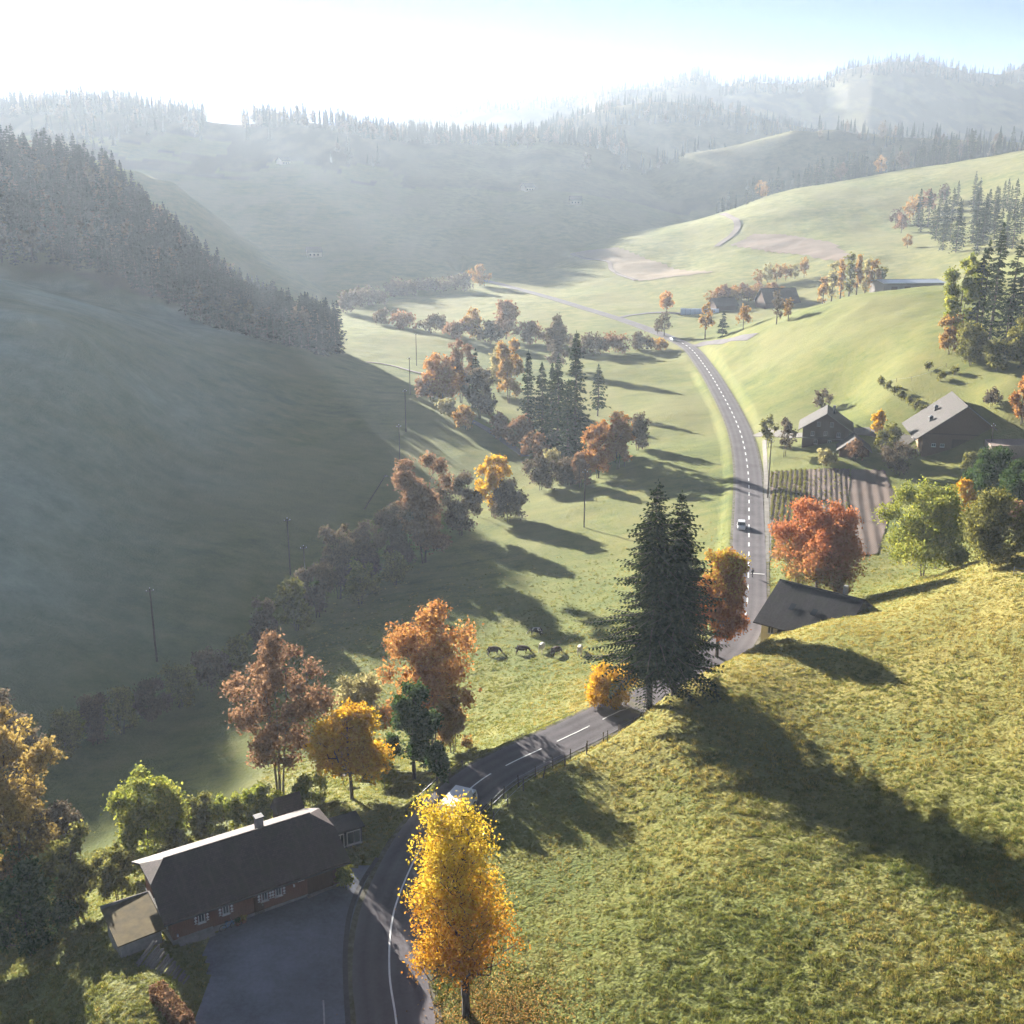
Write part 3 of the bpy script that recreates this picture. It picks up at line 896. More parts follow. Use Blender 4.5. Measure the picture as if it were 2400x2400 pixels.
tree_px("orange_shrub", "low orange bush left of the twin-topped spruce's foot beside the road", 1152, 1332, 1258, 110, 'gold', 22, 1.3, .03, 'round', 7, stems=3, fat=1.6)
tree_px("cherry_tree", "broad salmon-red cherry tree in front of the vegetable plot", 1540, 1128, 948, 178, 'red', 23, 1.2, .12, 'round', 14, fat=1.35)
tree_px("apple_tree", "yellow-green apple tree right of the vegetable plot above the hill edge", 1740, 1088, 915, 195, 'lime', 24, 1.0, .06, 'round', 13, stems=2, fat=1.2)
tree_px("apple_tree", "olive apple tree at the right edge behind the hill crest", 1868, 1065, 930, 165, 'olive', 25, 1.0, .04, 'round', 12, stems=2, fat=1.2)
tree_px("pear_tree", "dark green tree in front of the big barn near the right edge", 1862, 965, 842, 115, 'green', 26, 1.3, .08, 'round', 11)
tree_px("pear_tree", "dark green tree cut by the right edge below the barn", 1925, 985, 870, 95, 'green', 27, 1.2, .08, 'round', 9)
tree_px("golden_shrub", "small golden bush left of the dark green tree below the barn", 1812, 985, 905, 45, 'gold', 28, 1.0, .08, 'column', 7, stems=2)
tree_px("russet_shrub", "russet bush at the right edge behind the olive apple tree", 1915, 1010, 945, 60, 'russet', 29, 1.0, .08, 'round', 7, stems=3)
# cluster between pasture and the bend
tree_px("ash_tree", "tall thin-leaved russet ash above the farmhouse roof", 530, 1512, 1198, 175, 'russet', 31, .5, .22, 'egg', 14, .24, keep=.8, stems=3, bark=M_BARK_PALE)
tree_px("maple_tree", "tall orange maple beside the pasture", 815, 1425, 1140, 195, 'orange', 32, .62, .18, 'egg', 15, .24, keep=.75, stems=3, bark=M_BARK_PALE)
tree_px("hazel_tree", "pale yellow sparse hazel behind the golden tree", 680, 1440, 1262, 125, 'pale', 33, .7, .1, 'round', 10, .24, stems=3, bark=M_BARK_PALE)
tree_px("golden_maple", "small golden maple on the lawn above the farmhouse", 664, 1508, 1338, 155, 'gold', 34, 1.3, .25, 'round', 10, .2, fat=1.4)
tree_px("holly_tree", "dark green tree between the two golden trees by the bend", 782, 1472, 1288, 115, 'green', 35, 1.5, .12, 'egg', 11, .22)
tree_px("golden_shrub", "tall yellow bush at the pasture corner by the road fence", 855, 1420, 1290, 85, 'amber', 36, 1.2, .06, 'egg', 9, .22, stems=3)
tree_px("ivy_shrub", "small dark green bush at the foot of the dark tree near the bend", 828, 1478, 1400, 48, 'green', 38, 1.3, .05, 'column', 6, .22, stems=2)
# behind the farmhouse
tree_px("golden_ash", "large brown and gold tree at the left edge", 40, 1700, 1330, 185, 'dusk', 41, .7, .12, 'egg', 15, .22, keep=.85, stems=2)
tree_px("bare_tree", "nearly bare brown tree rising at the left edge behind the gold one", 20, 1560, 1290, 150, 'brown', 42, .45, .12, 'egg', 12, .24, keep=.8, stems=2, bark=M_BARK_PALE)
tree_px("hazel_tree", "yellow-green round tree left behind the farmhouse", 285, 1640, 1462, 160, 'lime', 43, 1.1, .08, 'round', 11, .2, stems=3)
spots = [(150, 1735, 1560, 120, 'olive', "olive bush below the gold tree at the left edge"), (60, 1800, 1640, 150, 'green', "dark bush at the far lower left below the gold tree"),
         (225, 1700, 1590, 85, 'olive', "small bush left of the farmhouse ridge end"), (385, 1600, 1500, 90, 'olive', "bush right of the round yellow-green tree behind the farmhouse"), (438, 1590, 1500, 85, 'lime', "light bush behind the middle of the farmhouse roof"),
         (490, 1570, 1485, 95, 'lime', "light bush under the russet ash"), (590, 1520, 1460, 70, 'lime', "low bright bush left of the golden maple's trunk"), (725, 1485, 1430, 60, 'lime', "low bright bush right of the golden maple's trunk"),
         (340, 1640, 1570, 70, 'olive', "low bush touching the farmhouse roof's left half"), (648, 1672, 1625, 36, 'lime', "small bush at the farmhouse's right front corner"), (110, 1620, 1520, 110, 'brown', "brown bush between the two big trees at the left edge"),
         (10, 1720, 1600, 120, 'green', "dark bush cut by the left edge under the gold tree")]
for i, (px, b, t, w, pal, lab) in enumerate(spots):
    tree_px("shrub", lab, px, b, t, w, pal, 60 + i, 1.0, .04, 'round', 8, .2, stems=3, group="bushes around the farmhouse")
print("near trees done")

# ------------------------------------------------------------------ instanced masses (woods, grass)
def stuff(name, label, cat, P, rot, scl, protos, pick, kind="stuff"):
    """many copies of a few small meshes on given spots, as one object"""
    me = bpy.data.meshes.new(name)
    P = np.asarray(P, np.float32)
    me.vertices.add(len(P)); me.vertices.foreach_set("co", P.ravel())
    for nm, arr in (("rz", rot), ("sc", scl)):
        at = me.attributes.new(nm, 'FLOAT', 'POINT'); at.data.foreach_set("value", np.asarray(arr, np.float32))
    at = me.attributes.new("pick", 'INT', 'POINT'); at.data.foreach_set("value", np.asarray(pick, np.int32))
    o = link(name, me, kind=kind, label=label, category=cat)
    g = bpy.data.node_groups.new(name + "_scatter", 'GeometryNodeTree')
    g.interface.new_socket("Geometry", in_out='INPUT', socket_type='NodeSocketGeometry')
    g.interface.new_socket("Geometry", in_out='OUTPUT', socket_type='NodeSocketGeometry')
    nd, lk = g.nodes, g.links
    gi = nd.new("NodeGroupInput"); go = nd.new("NodeGroupOutput"); jn = nd.new("GeometryNodeJoinGeometry")
    def attr(nm, ty):
        a = nd.new("GeometryNodeInputNamedAttribute"); a.data_type = ty; a.inputs[0].default_value = nm
        return a.outputs[0]
    rz = nd.new("ShaderNodeCombineXYZ"); lk.new(attr("rz", 'FLOAT'), rz.inputs[2])
    sc = attr("sc", 'FLOAT'); pk = attr("pick", 'INT')
    for i, pr in enumerate(protos):
        oi = nd.new("GeometryNodeObjectInfo"); oi.inputs['Object'].default_value = pr; oi.inputs['As Instance'].default_value = True
        ip = nd.new("GeometryNodeInstanceOnPoints")
        cmp_ = nd.new("FunctionNodeCompare"); cmp_.data_type = 'INT'; cmp_.operation = 'EQUAL'
        lk.new(pk, cmp_.inputs[2]); cmp_.inputs[3].default_value = i
        lk.new(gi.outputs[0], ip.inputs['Points']); lk.new(cmp_.outputs[0], ip.inputs['Selection'])
        lk.new(oi.outputs['Geometry'], ip.inputs['Instance']); lk.new(rz.outputs[0], ip.inputs['Rotation']); lk.new(sc, ip.inputs['Scale'])
        lk.new(ip.outputs[0], jn.inputs[0])
    lk.new(jn.outputs[0], go.inputs[0])
    md = o.modifiers.new("scatter", 'NODES'); md.node_group = g
    return o

def proto(name, V, faces, mats, midx=None):
    return bpy.data.objects.new(name, new_mesh(name, V, faces, mats, midx))

def merged_tree(br, lv, bark, leaf):
    V = np.vstack([br[0], lv[0]])
    return V, [br[1], lv[1] + len(br[0])], [bark, leaf], np.concatenate([np.zeros(len(br[1]), int), np.ones(len(lv[1]), int)])

RNG = np.random.default_rng(2024)
WOODP = []
for i in range(3):
    br, lv = spruce_mesh(300 + i, 20, 3.4, .08, 1.15, 6, 1.35)
    WOODP.append(proto("wood_spruce", *merged_tree(br, lv, M_BARK, M_NEEDLE_FAR)))
for i, pal in enumerate(('brown', 'russet')):
    br, lv = decid_mesh(310 + i, 16, 9, 4, 60, 420, .75, 9, 'egg')
    WOODP.append(proto("wood_broadleaf", *merged_tree(br, lv, M_BARK, PAL[pal])))
FARP = []
for i in range(3):
    V, T = far_spruce(RNG, 22, 3.6, 8, 6)
    FARP.append(proto("far_spruce", V, [T], [M_NEEDLE_FAR]))
br, lv = decid_mesh(320, 17, 10, 3, 40, 160, 1.2, 8, 'egg')
FARP.append(proto("far_broadleaf", *merged_tree(br, lv, M_BARK, PAL['brown'])))

def ridge_spots(key, n, lo, hi, a0, a1, spacing=None):
    """random spots on a ridge, angles in degrees, distances as share of the crest's"""
    rg = RIDGES[key]
    a = np.radians(RNG.uniform(a0, a1, n)); rc, _ = rg.crest(a)
    r = rc * RNG.uniform(lo, hi, n)
    return np.stack([np.sin(a) * r, np.cos(a) * r], 1)

def wood(name, label, XY, protos, weights, smin, smax):
    P = np.column_stack([XY, zg(XY[:, 0], XY[:, 1]) - .3])
    n = len(P)
    return stuff(name, label, "wood", P, RNG.uniform(0, 6.28, n), RNG.uniform(smin, smax, n), protos, RNG.choice(len(protos), n, p=weights))

# wood on the shaded spur at the left: fills the spur down to its foot
XY = ridge_spots('spur', 5200, .80, 1.14, -62, -8.6)
rr = np.hypot(XY[:, 0], XY[:, 1]); aa = np.arctan2(XY[:, 0], XY[:, 1]); rcx, _ = RIDGES['spur'].crest(aa)
edge = .845 + .03 * fbm(XY[:, 0] / 40, XY[:, 1] / 40, 5, 3)
zz = zg(XY[:, 0], XY[:, 1])
keep = (rr > rcx * edge) & (zz > -7)
wood("spur_wood", "dark hazy wood covering the shaded spur above the left meadow", XY[keep], WOODP, [.30, .29, .29, .12, .0], .85, 1.15)
# skyline wood of the ridge across the valley
XY = np.vstack([ridge_spots('wood_ridge', 1600, .80, 1.05, -40, 18), ridge_spots('wood_ridge', 1500, .972, 1.012, -30, 14)])
n2 = fbm(XY[:, 0] / 85, XY[:, 1] / 85, 99, 4)
a = np.degrees(np.arctan2(XY[:, 0], XY[:, 1])); rcx, _ = RIDGES['wood_ridge'].crest(np.radians(a)); rel = np.hypot(XY[:, 0], XY[:, 1]) / rcx
gap = ((a > -14.6) & (a < -12.9)) | ((a > 5.6) & (rel > .93))
keep = ((rel > .972) & (n2 > -.22) | (n2 > .09) & (rel > .88)) & ~gap
wood("ridge_wood", "hazy conifer wood along the skyline of the ridge across the valley", XY[keep], FARP, [.3, .25, .3, .15], .6, 1.15)
for key, nm, lab, n, lo, a0, a1 in (('far_hill', "far_wood", "faint blue wood on the highest far ridge", 1900, .965, -8, 34), ('mid_hill', "mid_wood", "pale blue wood on the rounded hill in the middle distance", 650, .95, 0, 20),
                          ('horizon_hill', "horizon_wood", "faintest wood on the horizon left of the far ridge", 500, .98, -20, 14)):
    XY = ridge_spots(key, n, lo, 1.02, a0, a1)
    wood(nm, lab, XY, FARP, [.32, .3, .3, .08], .45, .85)
XY = ridge_spots('lit_ridge', 900, .90, 1.01, 8, 34)
a = np.degrees(np.arctan2(XY[:, 0], XY[:, 1])); n2 = fbm(XY[:, 0] / 70, XY[:, 1] / 70, 44, 3)
keep = (a > 14.6) & (n2 > -.12)
wood("back_wood", "hazy wood at the right end of the sunlit back ridge", XY[keep], FARP, [.3, .25, .25, .2], .6, 1.0)

ORD = ['first', 'second', 'third', 'fourth', 'fifth', 'sixth', 'seventh', 'eighth', 'ninth', 'tenth', 'eleventh', 'twelfth', 'thirteenth', 'fourteenth', 'fifteenth', 'sixteenth', 'seventeenth', 'eighteenth']
# ------------------------------------------------------------------ countable trees of the middle distance
SP = []
for i in range(4):
    br, lv = spruce_mesh(340 + i, 22, 4.0, .08, 1.0, 6, 1.15)
    SP.append((new_mesh("trunk", br[0], [br[1]], [M_BARK], None, True), new_mesh("crown", lv[0], [lv[1]], [M_NEEDLE])))
BL = {}
for pal in ('amber', 'orange', 'russet', 'olive', 'brown', 'pale'):
    for i in range(2):
        br, lv = decid_mesh(360 + i * 7 + len(pal), 14, 10, 1.6, 110, 900, .62, 11, 'egg', keep=.9)
        BL[pal, i] = (new_mesh("trunk", br[0], [br[1]], [M_BARK_PALE], None, True), new_mesh("crown", lv[0], [lv[1]], [PAL[pal]]))

def put(name, label, meshes, p, h, w, rz, group, h0, w0):
    o = thing(name, label, "tree", tuple(p), rz, group)
    o.scale = (w / w0, w / w0, h / h0)
    link("trunk", meshes[0], o); link("crown", meshes[1], o)
    return o

def spruces(spots, label, group, hmin, hmax, seed):
    rng = np.random.default_rng(seed)
    for i, p in enumerate(spots):
        lab = label if isinstance(label, str) else label[i]
        h = rng.uniform(hmin, hmax)
        put("spruce_tree", lab, SP[int(rng.integers(4))], (p[0], p[1], z1(p[0], p[1]) - .2), h, h * rng.uniform(.30, .42), rng.uniform(0, 6), group, 22, 8.0)

def line_spots(pix, n, jit, Y=None, seed=1):
    rng = np.random.default_rng(seed)
    P = np.array([hit(*q) if len(q) == 2 else at_Y(*q) for q in pix])
    t = np.sort(rng.uniform(0, 1, n)) * (len(P) - 1)
    i = np.minimum(t.astype(int), len(P) - 2); f = (t - i)[:, None]
    Q = P[i] * (1 - f) + P[i + 1] * f
    Q[:, 0] += rng.normal(size=n) * jit; Q[:, 1] += rng.normal(size=n) * jit
    return Q[np.argsort(Q[:, 0] / Q[:, 1])]

# tree line behind the upper fields
spruces(line_spots([(1345, 405, 1080), (1420, 380, 1095), (1490, 357, 1120)], 16, 6, seed=3), [ORD[i] + " spruce from the left in the thin lower tree line behind the sunlit fields" for i in range(16)], "spruces of the lower tree line", 12, 24, 11)
spruces(line_spots([(1490, 355, 1120), (1560, 343, 1125), (1640, 330, 1125), (1760, 312, 1125)], 44, 11, seed=4), "dark spruce in the dense middle tree line behind the sunlit fields", "spruces of the middle tree line", 16, 27, 12)
spruces(line_spots([(1765, 312, 1120), (1850, 298, 1110), (1990, 275, 1100)], 34, 11, seed=5), "dark spruce in the upper right tree line on the fields' skyline", "spruces of the upper tree line", 18, 28, 13)
for i, (x, pal) in enumerate(((1440, 'amber'), (1585, 'brown'), (1660, 'amber'), (1700, 'brown'))):
    p = at_Y(x, 345, 1112); put("broadleaf_tree", ("amber", "brown", "second amber", "second brown")[i] + " broadleaf tree among the spruces of the far tree line, counted from the left", BL[pal, i % 2], (p[0], p[1], z1(p[0], p[1])), 17, 12, i, "broadleaf trees of the far tree line", 14, 10)
# wood patch at the right
def patch(poly_pix, n, seed, ymin):
    rng = np.random.default_rng(seed); out = []
    q = np.array([hit(*p, ymin=ymin) for p in poly_pix])[:, :2]
    lo, hi = q.min(0), q.max(0)
    while len(out) < n:
        c = rng.uniform(lo, hi)
        if in_poly(c[0], c[1], q) and all((c[0] - d[0]) ** 2 + (c[1] - d[1]) ** 2 > 16 for d in out): out.append(c)
    return out
spruces(patch([(1760, 470), (1722, 420), (1800, 385), (2010, 370), (2060, 450), (1932, 490)], 62, 6, 480), "dark spruce in the wood patch on the right slope below the fields", "spruces of the right wood patch", 17, 27, 14)
for i, (x, y, h, pal) in enumerate(((1700, 440, 15, 'russet'), (1722, 415, 18, 'amber'), (1712, 468, 9, 'amber'), (1750, 400, 17, 'russet'), (1690, 425, 13, 'brown'), (1780, 385, 15, 'brown'))):
    put("broadleaf_tree", ("russet tree low on the left edge of the right wood patch", "amber tree on the left edge of the right wood patch", "small amber bush-like tree at the foot of the right wood patch", "russet tree at the top left of the right wood patch", "brown tree farthest left by the right wood patch", "brown tree at the top of the right wood patch")[i], BL[pal, i % 2], hit(x, y, ymin=500), h, h * .75, i, "broadleaf trees by the right wood patch", 14, 10)
# wood at the right edge above the barn
spruces([hit(x, y, ymin=230) for x, y in ((1838, 655), (1850, 625), (1868, 640), (1872, 605), (1895, 668), (1905, 620), (1925, 655), (1940, 610), (1950, 690), (1980, 640))], [ORD[i] + " spruce from the left in the grove at the right edge above the barn" for i in range(10)], "spruces of the right-edge grove", 20, 30, 15)
for i, (x, b, t, w, pal, lab) in enumerate(((1808, 655, 475, 72, 'lime', "tall yellow-green tree on the left flank of the right-edge grove"), (1790, 668, 590, 50, 'amber', "amber bush at the left foot of the right-edge grove"), (1830, 690, 610, 70, 'olive', "olive bush in front of the right-edge grove"),
                                   (1880, 700, 640, 60, 'olive', "low olive bush below the right-edge grove"), (1925, 690, 595, 60, 'olive', "olive bush at the picture's right edge below the grove"), (1927, 800, 700, 45, 'orange', "orange tree cut by the right edge beside the barn"))):
    tree_px("broadleaf_tree", lab, x, b, t, w, pal, 80 + i, 1.0, .06, 'egg', 9, stems=2)

# hollow behind the knoll
for i in range(17):
    x = 1345 + i * 7.6 + (i % 3) * 2
    put("hedge_tree", ORD[i] + " tree from the left in the amber row above the hidden farm", BL[('amber', 'orange', 'amber', 'russet')[i % 4], i % 2], at_Y(x, 548, 640 + 5 * (i % 3)) * [1, 1, 0] + [0, 0, z1(at_Y(x, 548, 640)[0], 640)], 7 + (i * 5) % 4, 8, i, "amber trees above the hidden farm", 14, 10)
for i in range(6):
    x = 1432 + i * 17
    p = at_Y(x, 520, 690); put("hedge_tree", ORD[i] + " tree from the left in the upper amber row below the ploughed fields", BL[('amber', 'pale', 'amber')[i % 3], i % 2], (p[0], p[1], z1(p[0], p[1])), 9 + (i * 3) % 4, 7, i, "amber trees of the upper row", 14, 10)
for i, (x, t) in enumerate(((1550, 520), (1566, 492), (1582, 480), (1598, 474), (1612, 478), (1628, 484), (1642, 488), (1656, 498))):
    tree_px("poplar_tree", ORD[i] + " poplar from the left in the thin clump behind the knoll", x, 600, t, 20, ('amber', 'pale', 'amber', 'olive')[i % 4], 100 + i, .55, .1, 'column', 9, .7, keep=.8, group="thin poplars behind the knoll", Y=575 + 4 * (i % 3))
for i, (x, b, t, w, pal, lab, dn) in enumerate(((1257, 588, 550, 30, 'orange', "round orange tree by the white tunnel", 1.2), (1253, 634, 588, 26, 'brown', "bare tree beside the silver car at the junction", .35), (1330, 640, 572, 32, 'amber', "thin amber tree left of the small spruce behind the junction", .5),
                                    (1402, 622, 575, 28, 'amber', "thin amber tree right of the small spruce behind the junction", .5), (1465, 612, 548, 26, 'brown', "bare brown tree at the foot of the knoll's far side", .35), (1487, 606, 560, 16, 'amber', "slim amber sapling on the far flank of the knoll", .6), (1240, 632, 600, 12, 'brown', "thin bare sapling left of the junction", .4))):
    tree_px("field_tree", lab, x, b, t, w, pal, 120 + i, dn, .2, 'egg', 8, keep=.9)
spruce_px("small spruce standing alone behind the junction", 1363, 636, 588, 22, 130)

# stream-side trees in the middle of the valley
for i, (x, b, t, w) in enumerate(((1084, 862, 626, 78), (1052, 868, 672, 62), (1022, 850, 688, 58), (996, 842, 664, 50), (1070, 880, 720, 70), (1040, 835, 690, 50))):
    spruce_px(("tallest dark spruce of the stream grove", "dark spruce left of the grove's tallest", "middle spruce of the stream grove", "slender spruce at the left of the stream grove", "broad low spruce at the front of the stream grove", "spruce half hidden behind the stream grove")[i], x, b, t, w, 140 + i, per=8)
spruce_px("single pine with open branches right of the stream grove", 1128, 785, 690, 50, 150, "pine_tree", clear=.22)
spruce_px("slim spruce among the brown trees left of the stream grove", 898, 770, 660, 36, 151)
mids = [(955, 640, 564, 46, 'russet', "russet tree by the upper stream bend"), (893, 640, 582, 40, 'amber', "amber tree left of the upper stream bend"), (925, 650, 605, 50, 'brown', "brown thicket tree between the two upper bend trees"),
        (870, 760, 640, 60, 'russet', "tall thin russet tree left of the stream grove"), (835, 765, 668, 70, 'orange', "orange tree at the left end of the grove thicket"), (815, 760, 700, 60, 'russet', "russet bush at the far left of the grove thicket"), (905, 790, 690, 60, 'brown', "brown tree in the middle of the grove thicket"),
        (960, 760, 640, 52, 'amber', "thin half-bare amber tree behind the grove"), (940, 740, 650, 46, 'pale', "thin pale tree behind the grove"), (1050, 700, 590, 40, 'brown', "bare grey tree behind the tallest spruce"),
        (846, 785, 752, 34, 'pale', "small round pale bush on the lit meadow's edge"), (880, 810, 765, 44, 'amber', "small amber bush on the lit meadow's edge"), (945, 830, 780, 50, 'russet', "russet bush in front of the stream grove"),
        (985, 848, 785, 56, 'russet', "broad russet bush below the stream grove"), (1010, 870, 815, 50, 'russet', "low russet bush near the track's end"), (1040, 900, 850, 50, 'pale', "pale bush right of the track's end"),
        (1128, 902, 790, 66, 'orange', "orange tree at the meadow's edge, left of a pair"), (1166, 885, 772, 58, 'orange', "orange tree at the meadow's edge, right of a pair"), (1203, 850, 778, 46, 'brown', "dark round tree right of the orange pair"),
        (1095, 920, 850, 40, 'russet', "thin russet bush left of the orange pair"), (1070, 915, 865, 60, 'brown', "brown thicket below the spruces"), (1020, 925, 860, 70, 'brown', "brown thicket beside the golden tree"),
        (930, 975, 858, 72, 'gold', "bright golden tree in the dark stream belt"), (800, 1062, 850, 135, 'russet', "big rounded russet tree in the stream belt"), (870, 1010, 890, 90, 'brown', "brown tree between the big russet and the golden tree"),
        (960, 985, 900, 70, 'brown', "brown tree right of the golden tree in the belt"), (745, 1080, 950, 80, 'brown', "brown tree left of the big russet tree"), (690, 1110, 985, 80, 'brown', "dark brown tree near the leaning pole"), (640, 1130, 985, 80, 'brown', "dark brown tree in the shaded belt left of the leaning pole's foot"),
        (600, 1165, 1060, 80, 'brown', "dim brown bush in the shaded belt"), (560, 1190, 1090, 70, 'olive', "dim olive bush in the shaded belt"), (680, 1140, 1060, 70, 'olive', "dim olive bush under the dark brown trees"),
        (745, 1105, 1040, 60, 'olive', "dim olive bush below the brown belt trees"), (500, 1235, 1130, 70, 'brown', "dim brown bush where the belt bends"), (450, 1265, 1200, 70, 'olive', "low dim bush left of the belt's bend"),
        (395, 1300, 1225, 80, 'brown', "low dim brown bush above the pasture's lower end"), (340, 1335, 1255, 80, 'olive', "low dim hedge bush beside the tall pole"), (285, 1360, 1280, 80, 'brown', "low dim hedge bush at the tall pole's foot"),
        (230, 1385, 1300, 80, 'olive', "low dim hedge bush left of the tall pole"), (180, 1405, 1310, 80, 'brown', "low dim hedge bush near the belt's left end"), (130, 1430, 1340, 80, 'olive', "low dim bush at the left end of the hedge")]
for i, (x, b, t, w, pal, lab) in enumerate(mids):
    tree_px("stream_tree" if b - t > 70 else "stream_shrub", lab, x, b, t, w, pal, 200 + i, 1.0 if pal in ('brown',) else .95, .06, 'egg' if b - t > w else 'round', 9, fat=1.2, keep=.95, stems=2 if i % 2 else 3)
# far valley thickets
for i, (x, b, t, w, pal) in enumerate(((725, 612, 585, 50, 'brown'), (770, 620, 592, 60, 'russet'), (820, 628, 596, 60, 'brown'), (860, 640, 605, 50, 'russet'), (905, 540, 500, 40, 'amber'), (870, 548, 520, 60, 'brown'), (820, 552, 525, 70, 'brown'), (760, 560, 530, 80, 'brown'), (700, 575, 545, 70, 'brown'), (655, 590, 550, 60, 'brown'),
                                    (1000, 650, 610, 70, 'russet'), (1050, 655, 620, 60, 'brown'), (1110, 668, 630, 60, 'brown'), (1160, 666, 630, 60, 'russet'), (1205, 660, 630, 50, 'brown'), (1240, 660, 640, 40, 'amber'))):
    tree_px("thicket_tree", (ORD[i] + " small tree of the near hedge on the valley floor, left of the stream grove" if i < 4 else ORD[9 - i] + " small tree from the left in the far hedge across the valley floor" if i < 10 else ORD[i - 10] + " small tree from the left in the hedge running to the junction"), x, b, t, w, pal, 260 + i, .8, .05, 'round', 7, keep=.9, stems=2, group="valley floor thickets")
# around the farm
for i, (x, b, t, w, pal, lab, dn) in enumerate(((1480, 862, 788, 38, 'brown', "thin grey tree left of the farmhouse with the dark gable", .5), (1448, 845, 785, 30, 'olive', "small olive tree between road and dark-gabled farmhouse", .6), (1548, 775, 735, 36, 'brown', "bare tree rising behind the dark-gabled farmhouse", .5), (1655, 830, 768, 26, 'gold', "small golden tree between farmhouse and barn", 1.1),
                                       (1672, 865, 800, 62, 'olive', "olive tree left of the white bales", .8), (1690, 895, 835, 70, 'brown', "wide brown tree before the barn yard", .7), (1612, 870, 830, 40, 'russet', "russet bush before the farmhouse's annex", 1.0), (1555, 880, 850, 44, 'pale', "round grey-green bush on the farm lawn", 1.0), (1835, 905, 850, 50, 'olive', "olive bush at the barn's front corner", 1.0), (1870, 770, 735, 36, 'brown', "bare bush behind the barn's right end", .5),
                                       (1580, 1140, 1085, 40, 'amber', "amber bush under the salmon-red cherry", 1.0))):
    tree_px("farm_tree", lab, x, b, t, w, pal, 290 + i, dn, .12, 'round', 8, keep=.9, stems=2)
for i in range(7):
    f = i / 6
    tree_px("orchard_tree", ORD[i] + " young tree from the top of the orchard row below the knoll", 1662 + 78 * f, 728 + 56 * f, 712 + 50 * f, 13, 'olive', 310 + i, .9, .2, 'round', 6, group="young orchard row")
for i, (x, y) in enumerate(((1752, 700), (1775, 718), (1800, 708))):
    tree_px("orchard_tree", ORD[i] + " small sapling from the left on the knoll's upper slope by the grove", x, y, y - 16, 13, 'olive', 330 + i, .9, .2, 'round', 6, group="upper slope saplings")
print("vegetation done")

# ------------------------------------------------------------------ building materials
def mat_boards(name, c, scale=5.0, rough=.85):
    n = N(name)
    o = n.obj()
    w = n.n("ShaderNodeTexWave", {'Vector': o, 'Scale': scale, 'Distortion': .4, 'Detail': 2.0, 'Detail Scale': 1.5}, bands_direction='X').outputs['Fac']
    g = n.noise(2.0, 6, .65, n.scaled(o, (6, 6, .6)))
    col = n.ramp(g, [(.25, tuple(x * .55 for x in c)), (.75, tuple(x * 1.35 for x in c))])
    return n.surf(n.bsdf(col, rough, n.bump(w, .35, .03), .2))

def mat_tiles(name, c, course=2.6):
    n = N(name)
    o = n.obj()
    b = n.n("ShaderNodeTexBrick", {'Vector': n.scaled(o, (1, 1, 1)), 'Scale': course, 'Mortar Size': .03, 'Color1': (*[x * .8 for x in c], 1), 'Color2': (*[x * 1.25 for x in c], 1), 'Mortar': (*[x * .4 for x in c], 1), 'Brick Width': .7, 'Row Height': .5})
    moss = n.noise(.5, 5, .65, o)
    col = n.mix(n.ramp(moss, [(.42, (0, 0, 0)), (.70, (.75, .75, .75))]), b.outputs['Color'], tuple(x * .62 + y for x, y in zip(c, (.008, .014, .0))))
    streak = n.noise(1.2, 4, .6, n.scaled(o, (2.2, .25, .25)))
    col = n.mix(n.ramp(streak, [(.5, (0, 0, 0)), (.72, (.6, .6, .6))]), col, tuple(x * 1.5 for x in c))
    return n.surf(n.bsdf(col, .75, n.bump(b.outputs['Fac'], .4, .03), .25))

M_WOOD = mat_boards("dark_boards", (.075, .040, .026))
M_WOOD_MID = mat_boards("brown_boards", (.13, .072, .042))
M_WOOD_RED = mat_boards("red_brown_boards", (.15, .062, .040))
M_WOOD_LIGHT = mat_boards("light_brown_boards", (.30, .19, .11))  # paler brown than the other boards
M_GREYWOOD = plain("weathered_wood", (.17, .15, .13), .9, .35, 4.0, .3)
M_ROOF = mat_tiles("dark_roof_tiles", (.062, .040, .038))
M_ROOF2 = mat_tiles("brown_roof_tiles", (.042, .033, .031))
M_ROOF3 = mat_tiles("slate_roof", (.036, .031, .036))
M_TIN = plain("pale_metal_sheet", (.55, .58, .62), .35, .1, 1.0, 0, .6, .5)
M_RENDER = plain("cream_render", (.55, .49, .38), .9, .12, 1.5, .1)
M_STONE = plain("grey_stone", (.24, .23, .21), .9, .3, 2.0, .5)
M_MOSS = plain("mossy_roof", (.095, .07, .028), .95, .5, 1.2, .4)
M_WHITE = plain("white_paint", (.78, .78, .76), .5, .06, 2.0)
M_RED = plain("dark_red_paint", (.09, .03, .025), .6, .2, 2.0)
M_FRAME = plain("window_frame_paint", (.55, .53, .50), .5, .1, 2.0)
M_DARK = plain("dark_metal", (.03, .03, .035), .5, .2, 2.0, 0, .5, .3)
M_RUBBER = plain("tyre_rubber", (.02, .02, .02), .85, .2, 4.0)
M_GALV = plain("grey_metal", (.30, .31, .32), .4, .15, 3.0, 0, .5, .7)
def mat_glass():
    n = N("window_glass"); return n.surf(n.bsdf((.03, .035, .04), .06, None, .8))
M_GLASS = mat_glass()
def mat_paint(name, c):
    n = N(name); return n.surf(n.bsdf(c, .25, None, .5, **{'Coat Weight': .6, 'Coat Roughness': .08}))

